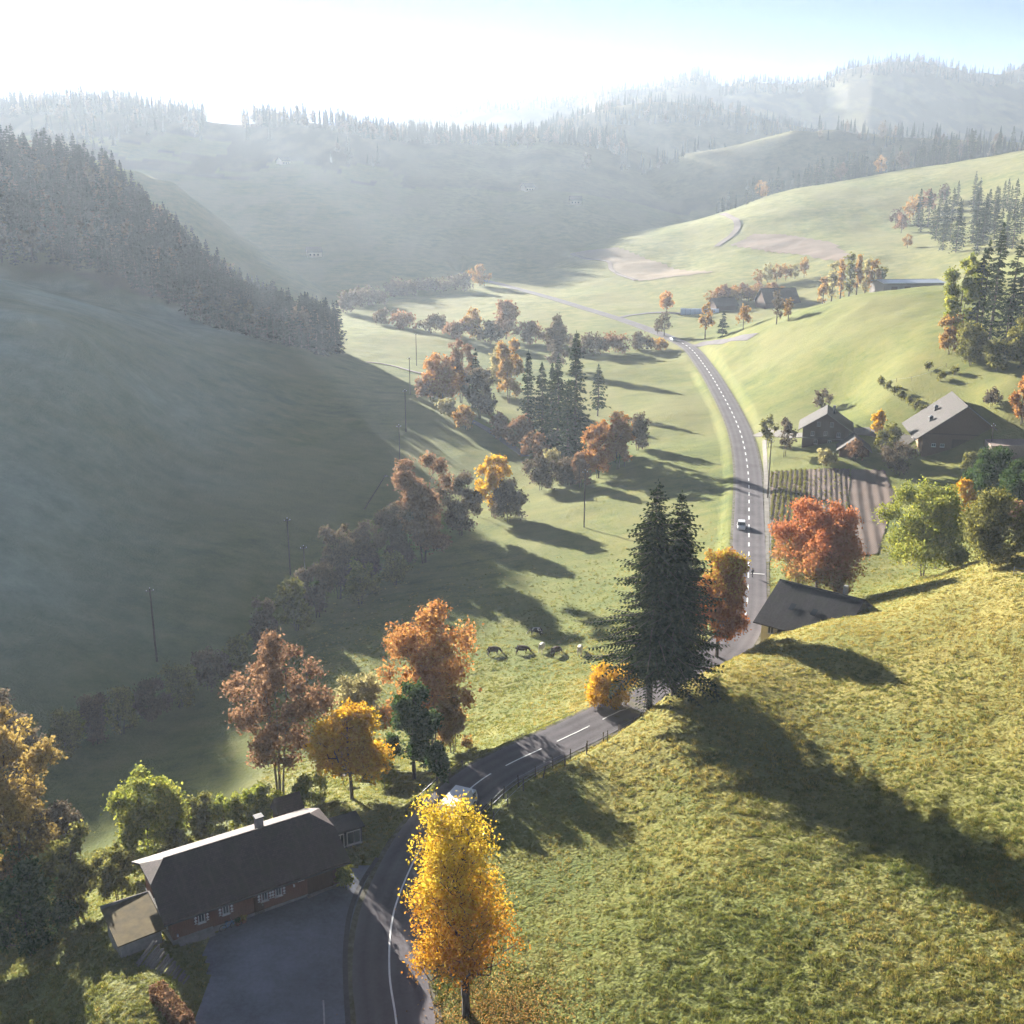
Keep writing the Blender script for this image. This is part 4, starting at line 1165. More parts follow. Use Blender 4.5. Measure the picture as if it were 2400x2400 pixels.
def window(parent, x, z, w, h, y=0.0, shutters=None, axis='front'):
    """frame, glazing bar, pane and sill on a front wall (plane y, facing -y); axis 'left' puts it on the x=y plane facing -x"""
    R = None
    def B(mb, x0, x1, y0, y1, z0, z1_, m=0):
        if axis == 'front': mb.box(x0, x1, y0, y1, z0, z1_, m)
        elif axis == 'right': mb.box(-y1, -y0, x0, x1, z0, z1_, m)
        else: mb.box(y0, y1, x0, x1, z0, z1_, m)
    f = MB(); t = .08
    for a in ((x - w / 2, x + w / 2, z - h / 2, z - h / 2 + t), (x - w / 2, x + w / 2, z + h / 2 - t, z + h / 2), (x - w / 2, x - w / 2 + t, z - h / 2 + t, z + h / 2 - t), (x + w / 2 - t, x + w / 2, z - h / 2 + t, z + h / 2 - t), (x - .03, x + .03, z - h / 2 + t, z + h / 2 - t)):
        B(f, a[0], a[1], y - .07, y + .02, a[2], a[3])
    win = f.build("window", M_FRAME, parent)
    p = MB(); B(p, x - w / 2 + t + .002, x + w / 2 - t - .002, y - .025, y - .01, z - h / 2 + t + .002, z + h / 2 - t - .002); p.build("pane", M_GLASS, win)
    s = MB(); B(s, x - w / 2 - .08, x + w / 2 + .08, y - .14, y - .004, z - h / 2 - .08, z - h / 2 - .005); s.build("sill", M_FRAME, win)
    if shutters:
        for sg in (-1, 1):
            cx = x + sg * (w / 2 + .24)
            sh = MB(); B(sh, cx - .2, cx + .2, y - .06, y - .006, z - h / 2, z + h / 2)
            so = sh.build("shutter", M_RED, win)
    return win

def shutter_mark(parent, x, z, h, y):
    """white flame figure: stacked hour-glasses painted on a shutter"""
    mb = MB(); n = 3
    for i in range(n):
        zc = z - h / 2 + (i + .5) * h / n; q = h / n * .44
        for sg in (1, -1):
            mb.prism([(x - .15, y, zc + sg * q), (x, y, zc + sg * .02), (x + .15, y, zc + sg * q)] if sg > 0 else [(x - .15, y, zc - q), (x + .15, y, zc - q), (x, y, zc - .02)], (0, -.006, 0))
    return mb.build("painted_flame", M_WHITE, parent)

def gable_walls(L, D, eave, rise, clip=0.0):
    """walls with gables (ridge along x), cut flat where a half-hip sits"""
    zt = eave + rise * (1 - clip)
    yl = D / 2 * (1 - clip)
    poly = [(0, 0, -1.2), (0, 0, eave), (0, yl, zt), (0, D - yl, zt), (0, D, eave), (0, D, -1.2)] if clip > 0 else [(0, 0, -1.2), (0, 0, eave), (0, D / 2, eave + rise), (0, D, eave), (0, D, -1.2)]
    return MB().prism(poly[::-1], (L, 0, 0))

def roof_slabs(parent, L, D, eave, rise, ov, clip, mat, th=.18, ovx=None, name="roof"):
    ovx = ov if ovx is None else ovx
    k = rise / (D / 2)
    ze = eave - ov * k + .16
    zr = eave + rise + .16
    zh = eave + rise * (1 - clip) + .16; yh = D / 2 * (1 - clip)
    hx = (D / 2 - yh) * .9
    x0, x1 = -ovx, L + ovx
    if clip > 0:
        front = [(x0, -ov, ze), (x1, -ov, ze), (x1, yh, zh), (x1 - hx, D / 2, zr), (x0 + hx, D / 2, zr), (x0, yh, zh)]
    else:
        front = [(x0, -ov, ze), (x1, -ov, ze), (x1, D / 2, zr), (x0, D / 2, zr)]
    back = [(x, D - y, z) for x, y, z in front][::-1]
    r = MB().prism(front, (0, 0, -th)).build(name, mat, parent)
    MB().prism(back, (0, 0, -th)).build(name, mat, parent)
    if clip > 0:
        MB().prism([(x1, yh, zh), (x1, D - yh, zh), (x1 - hx, D / 2, zr)], (0, 0, -th)).build("half_hip", mat, parent)
        MB().prism([(x0, D - yh, zh), (x0, yh, zh), (x0 + hx, D / 2, zr)], (0, 0, -th)).build("half_hip", mat, parent)
    # ridge capping
    MB().tube([(x0 + (hx if clip else 0), D / 2, zr + .02), (x1 - (hx if clip else 0), D / 2, zr + .02)], .11, 6).build("ridge_cap", mat, parent)
    return r

# ------------------------------------------------------------------ farmhouse in the foreground
A = hit(328, 1783); B = hit(640, 1670)
A[2] = B[2] = min(A[2], B[2])
rzH = math.atan2(B[1] - A[1], B[0] - A[0]); LH = float(np.hypot(*(B - A)[:2]))
print("farmhouse length", LH)
fh = thing("farmhouse", "long dark brown farmhouse with a half-hipped tile roof beside the asphalt yard", "house", tuple(A), rzH)
DH, EH, RH = 9.2, 3.5, 2.35
gable_walls(LH, DH, EH, RH, .42).build("wall", M_WOOD_RED, fh)
MB().box(-.05, LH + .05, -.05, DH + .05, -1.3, .45).build("plinth", M_STONE, fh)
roof_slabs(fh, LH, DH, EH, RH, .95, .42, M_ROOF, .2, .9)
mb = MB()
for i in range(22):
    x = -.6 + i * (LH + 1.2) / 21
    mb.box(x - .05, x + .05, -.85, -.01, EH - .60, EH - .48)
mb.build("rafter_ends", M_WOOD, fh)
MB().tube([(-.9, -1.02, EH - .56), (LH + .9, -1.02, EH - .56)], .07, 6).build("gutter", M_DARK, fh)
ch = MB().box(LH * .62, LH * .62 + .7, DH * .55, DH * .55 + .7, EH + 1.8, EH + RH + 1.0).build("chimney", M_STONE, fh)
MB().box(LH * .62 - .08, LH * .62 + .78, DH * .55 - .08, DH * .55 + .78, EH + RH + 1.0, EH + RH + 1.1).build("chimney_cap", M_DARK, ch)
for x in (.165 * LH, .305 * LH, .535 * LH, .62 * LH):
    w = window(fh, x, 1.85, .62, 1.0, 0.0, True)
    for sg in (-1, 1):
        shutter_mark([c for c in w.children if c.name.startswith("shutter")][0 if sg < 0 else 1] if False else w, x + sg * .55, 1.85, .96, -.062)
d = MB().box(.47 * LH, .47 * LH + .95, -.05, .02, .02, 2.05).build("door", M_WOOD, fh)
MB().box(.47 * LH + .78, .47 * LH + .84, -.11, -.05, .95, 1.1).build("handle", M_GALV, d)
MB().box(.80 * LH, .80 * LH + 2.6, -.05, .02, .02, 2.5).build("barn_door", M_WOOD, fh)
window(fh, .76 * LH, 2.5, .5, .5)
for x, z in ((.02 * LH, 3.0), (.025 * LH, .9), (.49 * LH, 2.35), (.715 * LH, 1.9)):
    MB().box(x - .06, x + .06, -.18, -.01, z - .1, z + .12).build("wall_lamp", M_WHITE, fh)
for y in (2.2, 5.2):
    window(fh, y, 2.0, .8, 1.0, 0.0, None, 'left')
# ramps before the doors
st = MB().prism([(0, 0, 0), (0, -1.6, 0), (0, 0, .45)], (2.9, 0, 0)).build("stone_ramp", M_STONE, None, tuple(A + np.array([math.cos(rzH), math.sin(rzH), 0]) * (.79 * LH) + np.array([0, 0, -.05])), rzH, label="grey stone ramp at the farmhouse's right-hand barn door", category="ramp")
st2 = MB().prism([(0, 0, -.3), (0, -1.3, -.3), (0, 0, .55)], (3.2, 0, 0)).build("stone_ramp", M_STONE, None, tuple(A + np.array([math.cos(rzH), math.sin(rzH), 0]) * .4), rzH, label="grey stone ramp at the farmhouse's left front corner", category="ramp")

def local(x, y, z=None):
    c, s = math.cos(rzH), math.sin(rzH)
    p = np.array([A[0] + c * x - s * y, A[1] + s * x + c * y, 0.0])
    p[2] = z1(p[0], p[1]) if z is None else A[2] + z
    return p

# flower pots and a bicycle by the wall
def pot(x, y, lab, leafpal):
    o = thing("flower_pot", lab, "flower pot", tuple(local(x, y)))
    MB().lathe([(.01, 0), (.2, 0), (.27, .4), (.29, .42), (.24, .42), (.22, .36), (.01, .36)], 12).build("pot", plain("terracotta", (.30, .12, .07), .8), o, smooth_shade=True)
    rng = np.random.default_rng(int(x * 10)); V, Q = leaf_cards(rng, rng.normal(size=(60, 3)) * [.16, .16, .12] + [0, 0, .55], np.full(60, .1))
    link("plant", new_mesh("plant", V, [Q], [PAL[leafpal]]), o)
pot(.36 * LH, -.5, "potted plant by the farmhouse wall, nearest the bicycle", 'green')
pot(.395 * LH, -.5, "potted plant by the farmhouse wall, right of the other pot", 'red')
bk = thing("bicycle", "blue bicycle leaning by the farmhouse wall", "bicycle", tuple(local(.27 * LH, -.55)), rzH)
MB_ = M_BIKE = mat_paint("blue_paint", (.10, .25, .45))
for x in (0, 1.05):
    t = np.linspace(0, 2 * math.pi, 19)
    MB().tube(np.stack([x + .33 * np.cos(t), 0 * t, .34 + .33 * np.sin(t)], 1), .025, 5, cap=False).build("wheel", M_RUBBER, bk)
fr = MB()
for p, q in (((0, 0, .34), (.38, 0, .80)), ((0, 0, .34), (.45, 0, .32)), ((.45, 0, .32), (.36, 0, .92)), ((.45, 0, .32), (.90, 0, .78)), ((.38, 0, .80), (.88, 0, .84)), ((.86, 0, .98), (1.05, 0, .34))):
    fr.tube([p, q], .022, 5)
fr.build("frame", MB_, bk)
MB().box(.24, .50, -.08, .08, .92, .98).build("saddle", M_DARK, bk)
MB().tube([(.82, -.28, 1.0), (.86, 0, .99), (.82, .28, 1.0)], .018, 5).build("handlebar", M_GALV, bk)

# low annex with mossy roof, wood stack, hedge at the left end
an = thing("lean_to", "low lean-to with a mossy flat roof at the farmhouse's left end", "shed", tuple(local(-4.3, 1.2, -1.6)), rzH)
MB().box(0, 3.6, 0, 5.6, 0, 2.6).build("wall", M_STONE, an)
MB().prism([(-.3, -.3, 2.60), (4.0, -.3, 2.85), (4.0, 5.9, 2.85), (-.3, 5.9, 2.60)], (0, 0, .14)).build("roof", M_MOSS, an)
MB().box(-.34, 4.04, 5.9, 6.02, 2.5, 3.05).build("fascia", M_GREYWOOD, an)
MB().box(3.98, 4.16, -.3, 5.88, 2.6, 3.1).build("edge_board", M_GREYWOOD, an)
ws = thing("plank_stack", "leaning row of grey planks beside the grassy bank at the yard corner", "planks", tuple(local(-3.6, -2.0)), rzH + .25)
pl = MB().box(0, 2.3, -.09, .09, 0, .06, R=Matrix.Rotation(math.radians(-38), 3, 'Y')).mesh("plank", M_GREYWOOD)
for i in range(26):
    link("plank", pl, ws, (.35 + .12 * math.sin(i * 2.1), -.22 * i + 1.0, -.1 - .025 * i + .06 * math.sin(i)), .08 * math.sin(i * 3.7))
def leaf_block(name, label, loc, rz, size, pal, seed, leaf=.13, n=2600, cat="hedge"):
    rng = np.random.default_rng(seed)
    P = rng.uniform(-.5, .5, (n, 3)); ax = rng.integers(0, 3, n); sg = np.sign(P[np.arange(n), ax])
    P[np.arange(n), ax] = sg * (.5 - rng.uniform(0, .12, n) ** 1)
    P = P * size + [0, 0, size[2] / 2]
    o = thing(name, label, cat, loc, rz)
    V, Q = leaf_cards(rng, P, np.full(n, leaf)); link("crown", new_mesh("crown", V, [Q], [PAL[pal]]), o)
    s = MB()
    for i in range(8): s.tube([(size[0] * (i / 7 - .5) * .8, 0, -.3), (size[0] * (i / 7 - .5) * .85, .05, size[2] * .7)], .03, 5)
    s.build("stems", M_BARK, o)
    return o
p = hit(325, 1915)
leaf_block("beech_hedge", "short clipped copper beech hedge at the yard's lower left edge", tuple(p), rzH + 1.75, np.array([5.5, 1.3, 1.5]), 'russet', 5)

# small huts behind the farmhouse
p = hit(545, 1556)
hu = thing("tool_hut", "small dark hut with a steep roof behind the farmhouse ridge", "hut", tuple(p - [0, 0, .3]), rzH)
MB().box(-1.4, 1.4, -1.2, 1.2, 0, 2.6).build("wall", M_WOOD, hu)
MB().prism([(-1.6, -1.45, 2.35), (-1.6, 1.45, 2.35), (-1.6, 0.2, 4.1)], (3.2, 0, 0)).build("roof", M_ROOF, hu)
MB().box(-.4, .4, -1.25, -1.205, .1, 2.0).build("door", M_WOOD_MID, hu)
p = hit(652, 1592)
kx = thing("glazed_hut", "small dark hut with a pale-framed window by the bend above the farmhouse", "hut", tuple(p), rzH - .05)
MB().box(-1.5, 1.5, -1.0, 1.0, -.3, 2.2).build("wall", M_DARK, kx)
MB().prism([(-1.75, -1.25, 2.2), (1.75, -1.25, 2.2), (1.75, 1.25, 2.65), (-1.75, 1.25, 2.65)], (0, 0, .12)).build("roof", M_ROOF3, kx)
window(kx, .55, 1.2, 1.5, 1.5, -1.0)
window(kx, -.9, 1.2, .8, 1.5, -1.0)
# wooden bench-table on the lawn under the golden maple
p = hit(648, 1482)
bt = thing("bird_table", "small pale-roofed feeding table on a post under the golden maple", "bird table", tuple(p))
MB().tube([(0, 0, -.2), (0, 0, 1.5)], .06, 6).build("post", M_GREYWOOD, bt)
MB().box(-.5, .5, -.5, .5, 1.5, 1.56).build("tray", M_GREYWOOD, bt)
MB().prism([(-.7, -.7, 2.0), (-.7, .7, 2.0), (-.7, 0, 2.4)], (1.4, 0, 0)).build("roof", M_WOOD_LIGHT, bt)
MB().box(-.4, -.34, -.4, .4, 1.56, 2.0).build("side", M_GREYWOOD, bt)
MB().box(.34, .4, -.4, .4, 1.56, 2.0).build("side", M_GREYWOOD, bt)

# ------------------------------------------------------------------ house behind the hill crest
def house_px(name, label, left, right, D, eave, rise, ov, clip, wallm, roofm, cat="house", z=None, ovx=None):
    a = hit(*left, ymin=left[2] if len(left) > 2 else 30) if not isinstance(left, np.ndarray) else left
    b = right if isinstance(right, np.ndarray) else hit(*right)
    L = float(np.hypot(*(b - a)[:2])); rz = math.atan2(b[1] - a[1], b[0] - a[0])
    o = thing(name, label, cat, (a[0], a[1], (min(a[2], b[2]) if z is None else z)), rz)
    gable_walls(L, D, eave, rise, clip).build("wall", wallm, o)
    roof_slabs(o, L, D, eave, rise, ov, clip, roofm, .16, ovx)
    return o, L
o = thing("roadside_house", "cream-walled house with a dark slate roof behind the near hill's crest", "house", (37.9, 157.2, min(z1(40.2, 156.6), z1(47, 149)) - 1.2), math.radians(-40))
L = 12.0
gable_walls(L, 14.0, 3.2, 4.0, 0).build("wall", M_RENDER, o)
roof_slabs(o, L, 14.0, 3.2, 4.0, 1.0, 0, M_ROOF3, .18, .9)
for x in (1.6, 4.6, 7.4): window(o, x, 1.8, 1.0, 1.3)
d = MB().box(2.7, 3.6, -.05, .02, .1, 2.2).build("door", M_WOOD, o); MB().box(3.45, 3.5, -.1, -.05, 1.0, 1.12).build("handle", M_GALV, d)
for y in (3.0, 7.0, 11.0): window(o, y, 1.8, 1.0, 1.2, 0, None, 'left')
for x in (3.0, 6.5):
    k = 4.0 / 7
    MB().prism([(x, 2.4, 3.2 + 2.4 * k + .2), (x + .8, 2.4, 3.2 + 2.4 * k + .2), (x + .8, 3.5, 3.2 + 3.5 * k + .2), (x, 3.5, 3.2 + 3.5 * k + .2)], (0, 0, .05)).build("skylight", M_GLASS, o)
MB().box(L * .75, L * .75 + .6, 8.0, 8.6, 5.4, 8.4).build("chimney", M_STONE, o)
o = thing("garage", "small dark-roofed garage between the road and the slate-roofed house", "garage", (43.0, 170.5, z1(43, 170.5) - .3), math.radians(-38))
gable_walls(6.0, 7.0, 2.7, 1.9, 0).build("wall", M_RENDER, o)
roof_slabs(o, 6.0, 7.0, 2.7, 1.9, .6, 0, M_ROOF, .16)
MB().box(.8, 3.4, -.05, .02, .1, 2.3).build("garage_door", M_WOOD_MID, o)
window(o, 4.6, 1.6, .9, .9)
window(o, 3.0, 1.6, .9, .9, 0, None, 'left')

# ------------------------------------------------------------------ farm at the knoll's foot
a = hit(1512, 845); b = hit(1598, 838)
o, L = house_px("farm_cottage", "dark brown cottage with a pale grey roof slope left of the barn", a, b, 10, 5.6, 4.2, 1.1, .0, M_WOOD, M_ROOF2, z=min(a[2], b[2]) + .7)
FC = o
o.rotation_euler[2] = 0.0
for ch in list(o.children): bpy.data.objects.remove(ch)
# gable faces the viewer: ridge runs away from the camera
Wc, Dc = L, 11.0
pts = [(0, 0, -3), (0, 0, 5.0), (Wc / 2, 0, 8.9), (Wc, 0, 5.0), (Wc, 0, -3)]
MB().prism(pts, (0, Dc, 0)).build("wall", M_WOOD, o)
def cross_roof(parent, Wd, Dp, eave, ridge, ov, fwd, mat, th=.18):
    k = (ridge - eave) / (Wd / 2)
    zr = ridge + .18; ze = eave - ov * k + .18
    MB().prism([(-ov, -fwd, ze), (Wd / 2, -fwd, zr), (Wd / 2, Dp + fwd, zr), (-ov, Dp + fwd, ze)], (0, 0, -th)).build("roof", mat, parent)
    MB().prism([(Wd / 2, -fwd, zr), (Wd + ov, -fwd, ze), (Wd + ov, Dp + fwd, ze), (Wd / 2, Dp + fwd, zr)], (0, 0, -th)).build("roof", mat, parent)
    MB().tube([(Wd / 2, -fwd, zr), (Wd / 2, Dp + fwd, zr)], .12, 6).build("ridge_cap", mat, parent)
    for sgn in (0, 1):
        x = -ov if sgn == 0 else Wd + ov
        MB().tube([(x, -fwd - .02, ze - .1), (Wd / 2, -fwd - .02, zr - .1)], .1, 5).build("verge_board", M_GREYWOOD, parent)
cross_roof(o, Wc, Dc, 5.0, 8.9, 1.2, 1.0, M_ROOF2)
for x, z in ((Wc * .34, 6.0), (Wc * .62, 6.0), (Wc * .5, 3.6), (Wc * .22, 3.4), (Wc * .78, 3.4), (Wc * .3, 1.2), (Wc * .6, 1.2)):
    window(o, x, z, .9, 1.15)
MB().box(-1.0, Wc + .6, -.9, -.02, 2.2, 2.35).build("balcony", M_GREYWOOD, o)
MB().box(Wc * .62, Wc * .62 + .7, 6, 6.7, 7.5, 10.0).build("chimney", M_STONE, o)
o.rotation_euler[2] = math.radians(-16)
a = hit(1583, 862)
o = thing("cottage_annex", "small gabled annex in front of the brown cottage", "annex", (a[0], a[1], a[2] - .3), math.radians(-14))
MB().prism([(0, 0, -1), (0, 0, 2.4), (3.6, 0, 5.2), (7.2, 0, 2.4), (7.2, 0, -1)], (0, 6.5, 0)).build("wall", M_WOOD_MID, o)
cross_roof(o, 7.2, 6.5, 2.4, 5.2, .7, .7, M_ROOF2)
MB().box(2.2, 4.6, -.05, .02, 0, 2.1).build("door", M_WOOD, o)
window(o, 3.6, 3.3, .8, .8)
# big barn
a = hit(1738, 862)
bn = thing("barn", "big dark barn with a wide grey tiled roof at the right", "barn", (a[0], a[1], a[2] + .9), math.radians(-10))
WB, DB = 18.5, 17.0
MB().prism([(0, 0, -4), (0, 0, 5.2), (WB / 2, 0, 12.2), (WB, 0, 5.2), (WB, 0, -4)], (0, DB, 0)).build("wall", M_WOOD_MID, bn)
cross_roof(bn, WB, DB, 5.2, 12.2, 2.2, 1.6, M_ROOF2, .22)
MB().box(-.06, .0, 0.3, DB - .3, .2, 4.6).build("side_cladding", M_WOOD_LIGHT, bn)
MB().box(6.8, 10.6, -.06, .02, 0, 3.8).build("barn_door", M_WOOD, bn)
MB().box(.02, WB - .02, -.09, -.01, 4.9, 5.15).build("beam", M_WOOD, bn)
for x in (2.6, 4.6, 12.6, 14.8): window(bn, x, 2.2, 1.0, .8)
k = (12.2 - 5.2) / (WB / 2)
for x, y in ((2.4, 5.5), (4.5, 11.5)):
    z = 5.2 + x * k + .1
    vt = MB().box(x - .4, x + .4, y - .4, y + .4, z - .3, z + 1.0).build("roof_vent", M_DARK, bn)
    MB().lathe([(.7, 1.0), (.1, 1.4)], 8, c=(x, y, z)).build("vent_cap", M_GALV, vt)
# ramp to the hayloft on the right side
a = hit(1915, 852)
MB().prism([(-6, -3, -3), (8, -3, -1), (8, -3, 2.6), (-6, -3, 1.8)], (0, 7, 0)).build("barn_ramp", plain("gravel_earth", (.24, .18, .15), .95, .2), None, tuple(a), math.radians(-10), label="earth ramp leading to the barn's right side", category="ramp")
# wrapped bales and trailer by the barn
bale_m = plain("white_wrap", (.74, .75, .73), .4, .08, 2.0, .2)
bl = MB().lathe([(.01, 0), (.55, 0), (.64, .08), (.65, .6), (.64, 1.12), (.55, 1.2), (.01, 1.2)], 14).mesh("bale", bale_m, True)
bs = [(1728, 818), (1735, 822), (1742, 826), (1729, 826), (1736, 832), (1748, 838), (1756, 845), (1765, 848), (1760, 840)]
names = ["farthest left of the rear row", "second in the rear row", "third in the rear row", "left of the front pair", "right of the front pair", "first beyond the pairs toward the barn", "second beyond the pairs toward the barn", "last, nearest the barn's corner", "behind the last one"]
for i, (x, y) in enumerate(bs):
    p = hit(x - 4, y)
    link("bale", bl, None, tuple(p - [0, 0, .05]), i * .7, label="white wrapped bale by the barn's left side, " + names[i], category="bale", group="wrapped bales by the barn")

# ------------------------------------------------------------------ far farm buildings
def shed_px(name, label, left, right, Y, D, eave, rise, wallm, roofm, ymin=None):
    a = at_Y(left[0], left[1], Y); b = at_Y(right[0], right[1], Y + 4)
    a[2] = z1(a[0], a[1]); b[2] = z1(b[0], b[1])
    L = float(np.hypot(*(b - a)[:2])); rz = math.atan2(b[1] - a[1], b[0] - a[0])
    o = thing(name, label, "barn", (a[0], a[1], min(a[2], b[2]) - .3), rz)
    gable_walls(L, D, eave, rise, 0).build("wall", wallm, o)
    roof_slabs(o, L, D, eave, rise, .7, 0, roofm, .2)
    for i in range(4):
        MB().box(L * (.12 + .22 * i), L * (.12 + .22 * i) + L * .1, -.06, .02, .2, eave * .8).build("door", M_WOOD, o)
    return o
shed_px("long_barn", "long low barn with a bright metal roof beyond the knoll", (1668, 548), (1780, 545), 560, 16, 8.5, 1.0, M_GREYWOOD, M_TIN)
shed_px("hollow_farmhouse", "broad dark farmhouse roof hidden in the misty hollow", (1445, 570), (1508, 568), 610, 14, 4.0, 6.5, M_WOOD, M_ROOF)
shed_px("hollow_barn", "small dark barn left of the broad roof in the misty hollow", (1352, 572), (1392, 570), 615, 10, 3.6, 3.4, M_WOOD, M_ROOF)
# white crop tunnel by the junction
p0 = hit(1284, 592, ymin=520); p1 = hit(1356, 588, ymin=520)
for p in (p0, p1): p[2] = z1(p[0], p[1])
L = float(np.hypot(*(p1 - p0)[:2]))
tn = thing("crop_tunnel", "long white plastic crop tunnel behind the junction", "tunnel", (p0[0], p0[1], min(p0[2], p1[2]) - .2), math.atan2(p1[1] - p0[1], p1[0] - p0[0]))
t = np.linspace(0, math.pi, 11)
prof = [(0, -3.2 * math.cos(q), 3.2 * math.sin(q) + .01) for q in t]
MB().prism(prof, (L, 0, 0)).build("cover", plain("white_film", (.66, .74, .82), .35, .06, 1.0), tn, smooth_shade=False)
mb = MB()
for i in range(9): mb.tube([(L * i / 8, -3.25 * math.cos(q), 3.25 * math.sin(q)) for q in t], .06, 4)
mb.build("hoops", M_GALV, tn)
for i, (px, py, Y, lab) in enumerate(((1075, 446, 1130, "small pale house in the haze left of the sunlit field's crest"), (580, 470, 900, "small white house on the hazy slope below the woods"), (992, 418, 1180, "tiny white house on the far hazy slope above the valley"), (535, 350, 1180, "tiny pale house high on the wooded ridge"))):
    p = at_Y(px, py, Y); p[2] = z1(p[0], p[1])
    o = thing("far_house", lab, "house", (p[0], p[1], p[2] - .5), .3 * i)
    gable_walls(11, 9, 5, 3.5, 0).build("wall", M_RENDER, o); roof_slabs(o, 11, 9, 5, 3.5, .8, 0, M_ROOF2)
    for q in range(3): MB().box(1.5 + 3 * q, 2.7 + 3 * q, -.05, .02, 1.8, 3.2).build("window", M_GLASS, o)

# ------------------------------------------------------------------ yard, tracks, fields, markings
yard_pix = [(700, 1932), (690, 1850), (690, 1770), (705, 1690), (722, 1650), (700, 1632), (655, 1640), (640, 1672), (500, 1722), (400, 1762), (385, 1800), (395, 1850), (370, 1932), (365, 2060), (710, 2060)]
yard = np.array([at_z(x, y, 0)[:2] for x, y in yard_pix])
sheet("yard", yard, M_YARD, .045, .5)
# kerb line between yard and road
kl = np.array([hit(*p) for p in ((662, 1990), (657, 1932), (652, 1850), (652, 1790), (660, 1725), (680, 1672), (712, 1620))])
kerb_m = plain("kerb_stone", (.085, .08, .08), .9, .3, 3.0)
ribbon("kerb", spline(kl, .6), [-.22, .22], kerb_m, .085, thick=.12)
pl_ = np.array([hit(*p) for p in ((612, 1990), (612, 1932), (610, 1888))])
ribbon("yard_marking", spline(pl_, .8), [-.07, .07], plain("pale_marking", (.35, .35, .36), .8), .055, thick=.02)

# road paint: solid line round the bend, dashes elsewhere; edge lines
def arc(line):
    return np.concatenate([[0], np.cumsum(np.hypot(*np.diff(line[:, :2], axis=0).T))])
RS = arc(road_fine)
rp, rpy = project(road_fine[:, 0], road_fine[:, 1], road_fine[:, 2])
i0 = int(np.argmin(np.abs(rpy - 2000))); iA = int(np.argmin(np.hypot(rp - 935, rpy - 1458))); iB = int(np.argmin(np.hypot(rp - 1170, rpy - 1346)))
ribbon("centre_line", road_fine[i0:iA], [-.085, .085], M_PAINT, .092, thick=.01)
def dash(sa, sb, n=None, wid=.085):
    s = np.linspace(sa, sb, max(3, int((sb - sa) / 1.0)))
    ln = np.stack([np.interp(s, RS, road_fine[:, k]) for k in range(3)], 1)
    return ribbon("centre_dash", ln, [-wid, wid], M_PAINT, .092, thick=.01, parent=DASH, kind=None)
DASH = link("road_dashes", None, kind="structure")
s = RS[iA] + 1.5
while s < RS[iB]:
    dash(s, s + 6.0); s += 8.6
iC = int(np.argmin(np.hypot(rp - 1400, rpy - 1165))); iD = int(np.argmin(np.hypot(rp - 1290, rpy - 650)))
s = RS[iC]
while s < RS[iD]:
    w = .09 + .00025 * s
    dash(s, s + 3.2, None, w); s += 7.2
p = hit(1430, 1084, ymin=150)
i = int(np.argmin(np.hypot(road_fine[:, 0] - p[0], road_fine[:, 1] - p[1])))
T = road_fine[i + 1, :2] - road_fine[i, :2]; T /= np.linalg.norm(T); Nn = np.array([T[1], -T[0]])
ln = np.array([np.append(road_fine[i, :2] + Nn * q, 0) for q in (.4, 1.2, 2.0, 2.9)])
ribbon("cross_line", ln, [-.16, .16], M_PAINT, .094, thick=.01)

M_TRACK = plain("gravel_track", (.15, .138, .12), .95, .25, .6, .3)
M_EARTH = plain("earth_path", (.12, .09, .075), .95, .25, .3, .3)
def mat_plough(name, c, rot, sc):
    n = N(name)
    w = n.n("ShaderNodeTexWave", {'Vector': n.scaled(n.pos(), (1, 1, 1), (0, 0, rot)), 'Scale': sc, 'Distortion': 1.2, 'Detail': 3.0}, bands_direction='X').outputs['Fac']
    g = n.noise(.05, 5, .65, n.pos()); f = n.math('ADD', n.math('MULTIPLY', g, .8), n.math('MULTIPLY', w, .2))
    col = n.ramp(f, [(.3, tuple(x * .75 for x in c)), (.75, tuple(x * 1.25 for x in c))])
    return n.surf(n.bsdf(col, .95, n.bump(w, .4, .15), .1))
M_PL1 = mat_plough("ploughed_soil_pale", (.24, .19, .13), .4, .5)
M_PL2 = mat_plough("ploughed_soil", (.19, .145, .11), .2, .5)
M_PL3 = mat_plough("garden_soil", (.13, .098, .082), 0, .8)
sheet("ploughed_field", [hit(*p)[:2] for p in ((1078, 478), (1165, 468), (1345, 514), (1205, 531), (1158, 515), (1148, 494), (1100, 487))], M_PL1, .35, 3.0)
sheet("ploughed_field", [hit(*p)[:2] for p in ((1378, 462), (1425, 442), (1500, 446), (1570, 458), (1612, 486), (1575, 493), (1500, 480), (1420, 470))], M_PL2, .35, 3.0)
ribbon("field_path", dense([(1362, 404), (1386, 414), (1391, 428), (1383, 442), (1352, 466)], 3), [-2.6, 0, 2.6], M_EARTH, .12, thick=.2)
ribbon("field_path", dense([(1078, 480), (1100, 488), (1146, 494), (1156, 512), (1200, 530)], 3), [-1.6, 0, 1.6], M_EARTH, .16, thick=.2)
ribbon("meadow_track", dense([(992, 862), (945, 828), (890, 795), (845, 778)], 2), [-1.3, 0, 1.3], M_TRACK, .09)
ribbon("meadow_track", dense([(830, 712), (780, 702), (735, 690), (690, 684)], 3), [-1.2, 0, 1.2], M_EARTH, .12)
ribbon("side_road", dense([(1297, 652), (1330, 648), (1372, 644), (1420, 636)], 3), [-2.4, 0, 2.4], M_ROAD, .075)
ribbon("side_road", dense([(1165, 600), (1200, 594), (1240, 590), (1285, 592)], 3), [-2.2, 0, 2.2], M_ROAD, .085)
ribbon("farm_drive", dense([(1432, 817), (1462, 818), (1510, 822), (1560, 818), (1640, 815), (1720, 835)], 2), [-2.2, 0, 2.2], M_TRACK, .08)
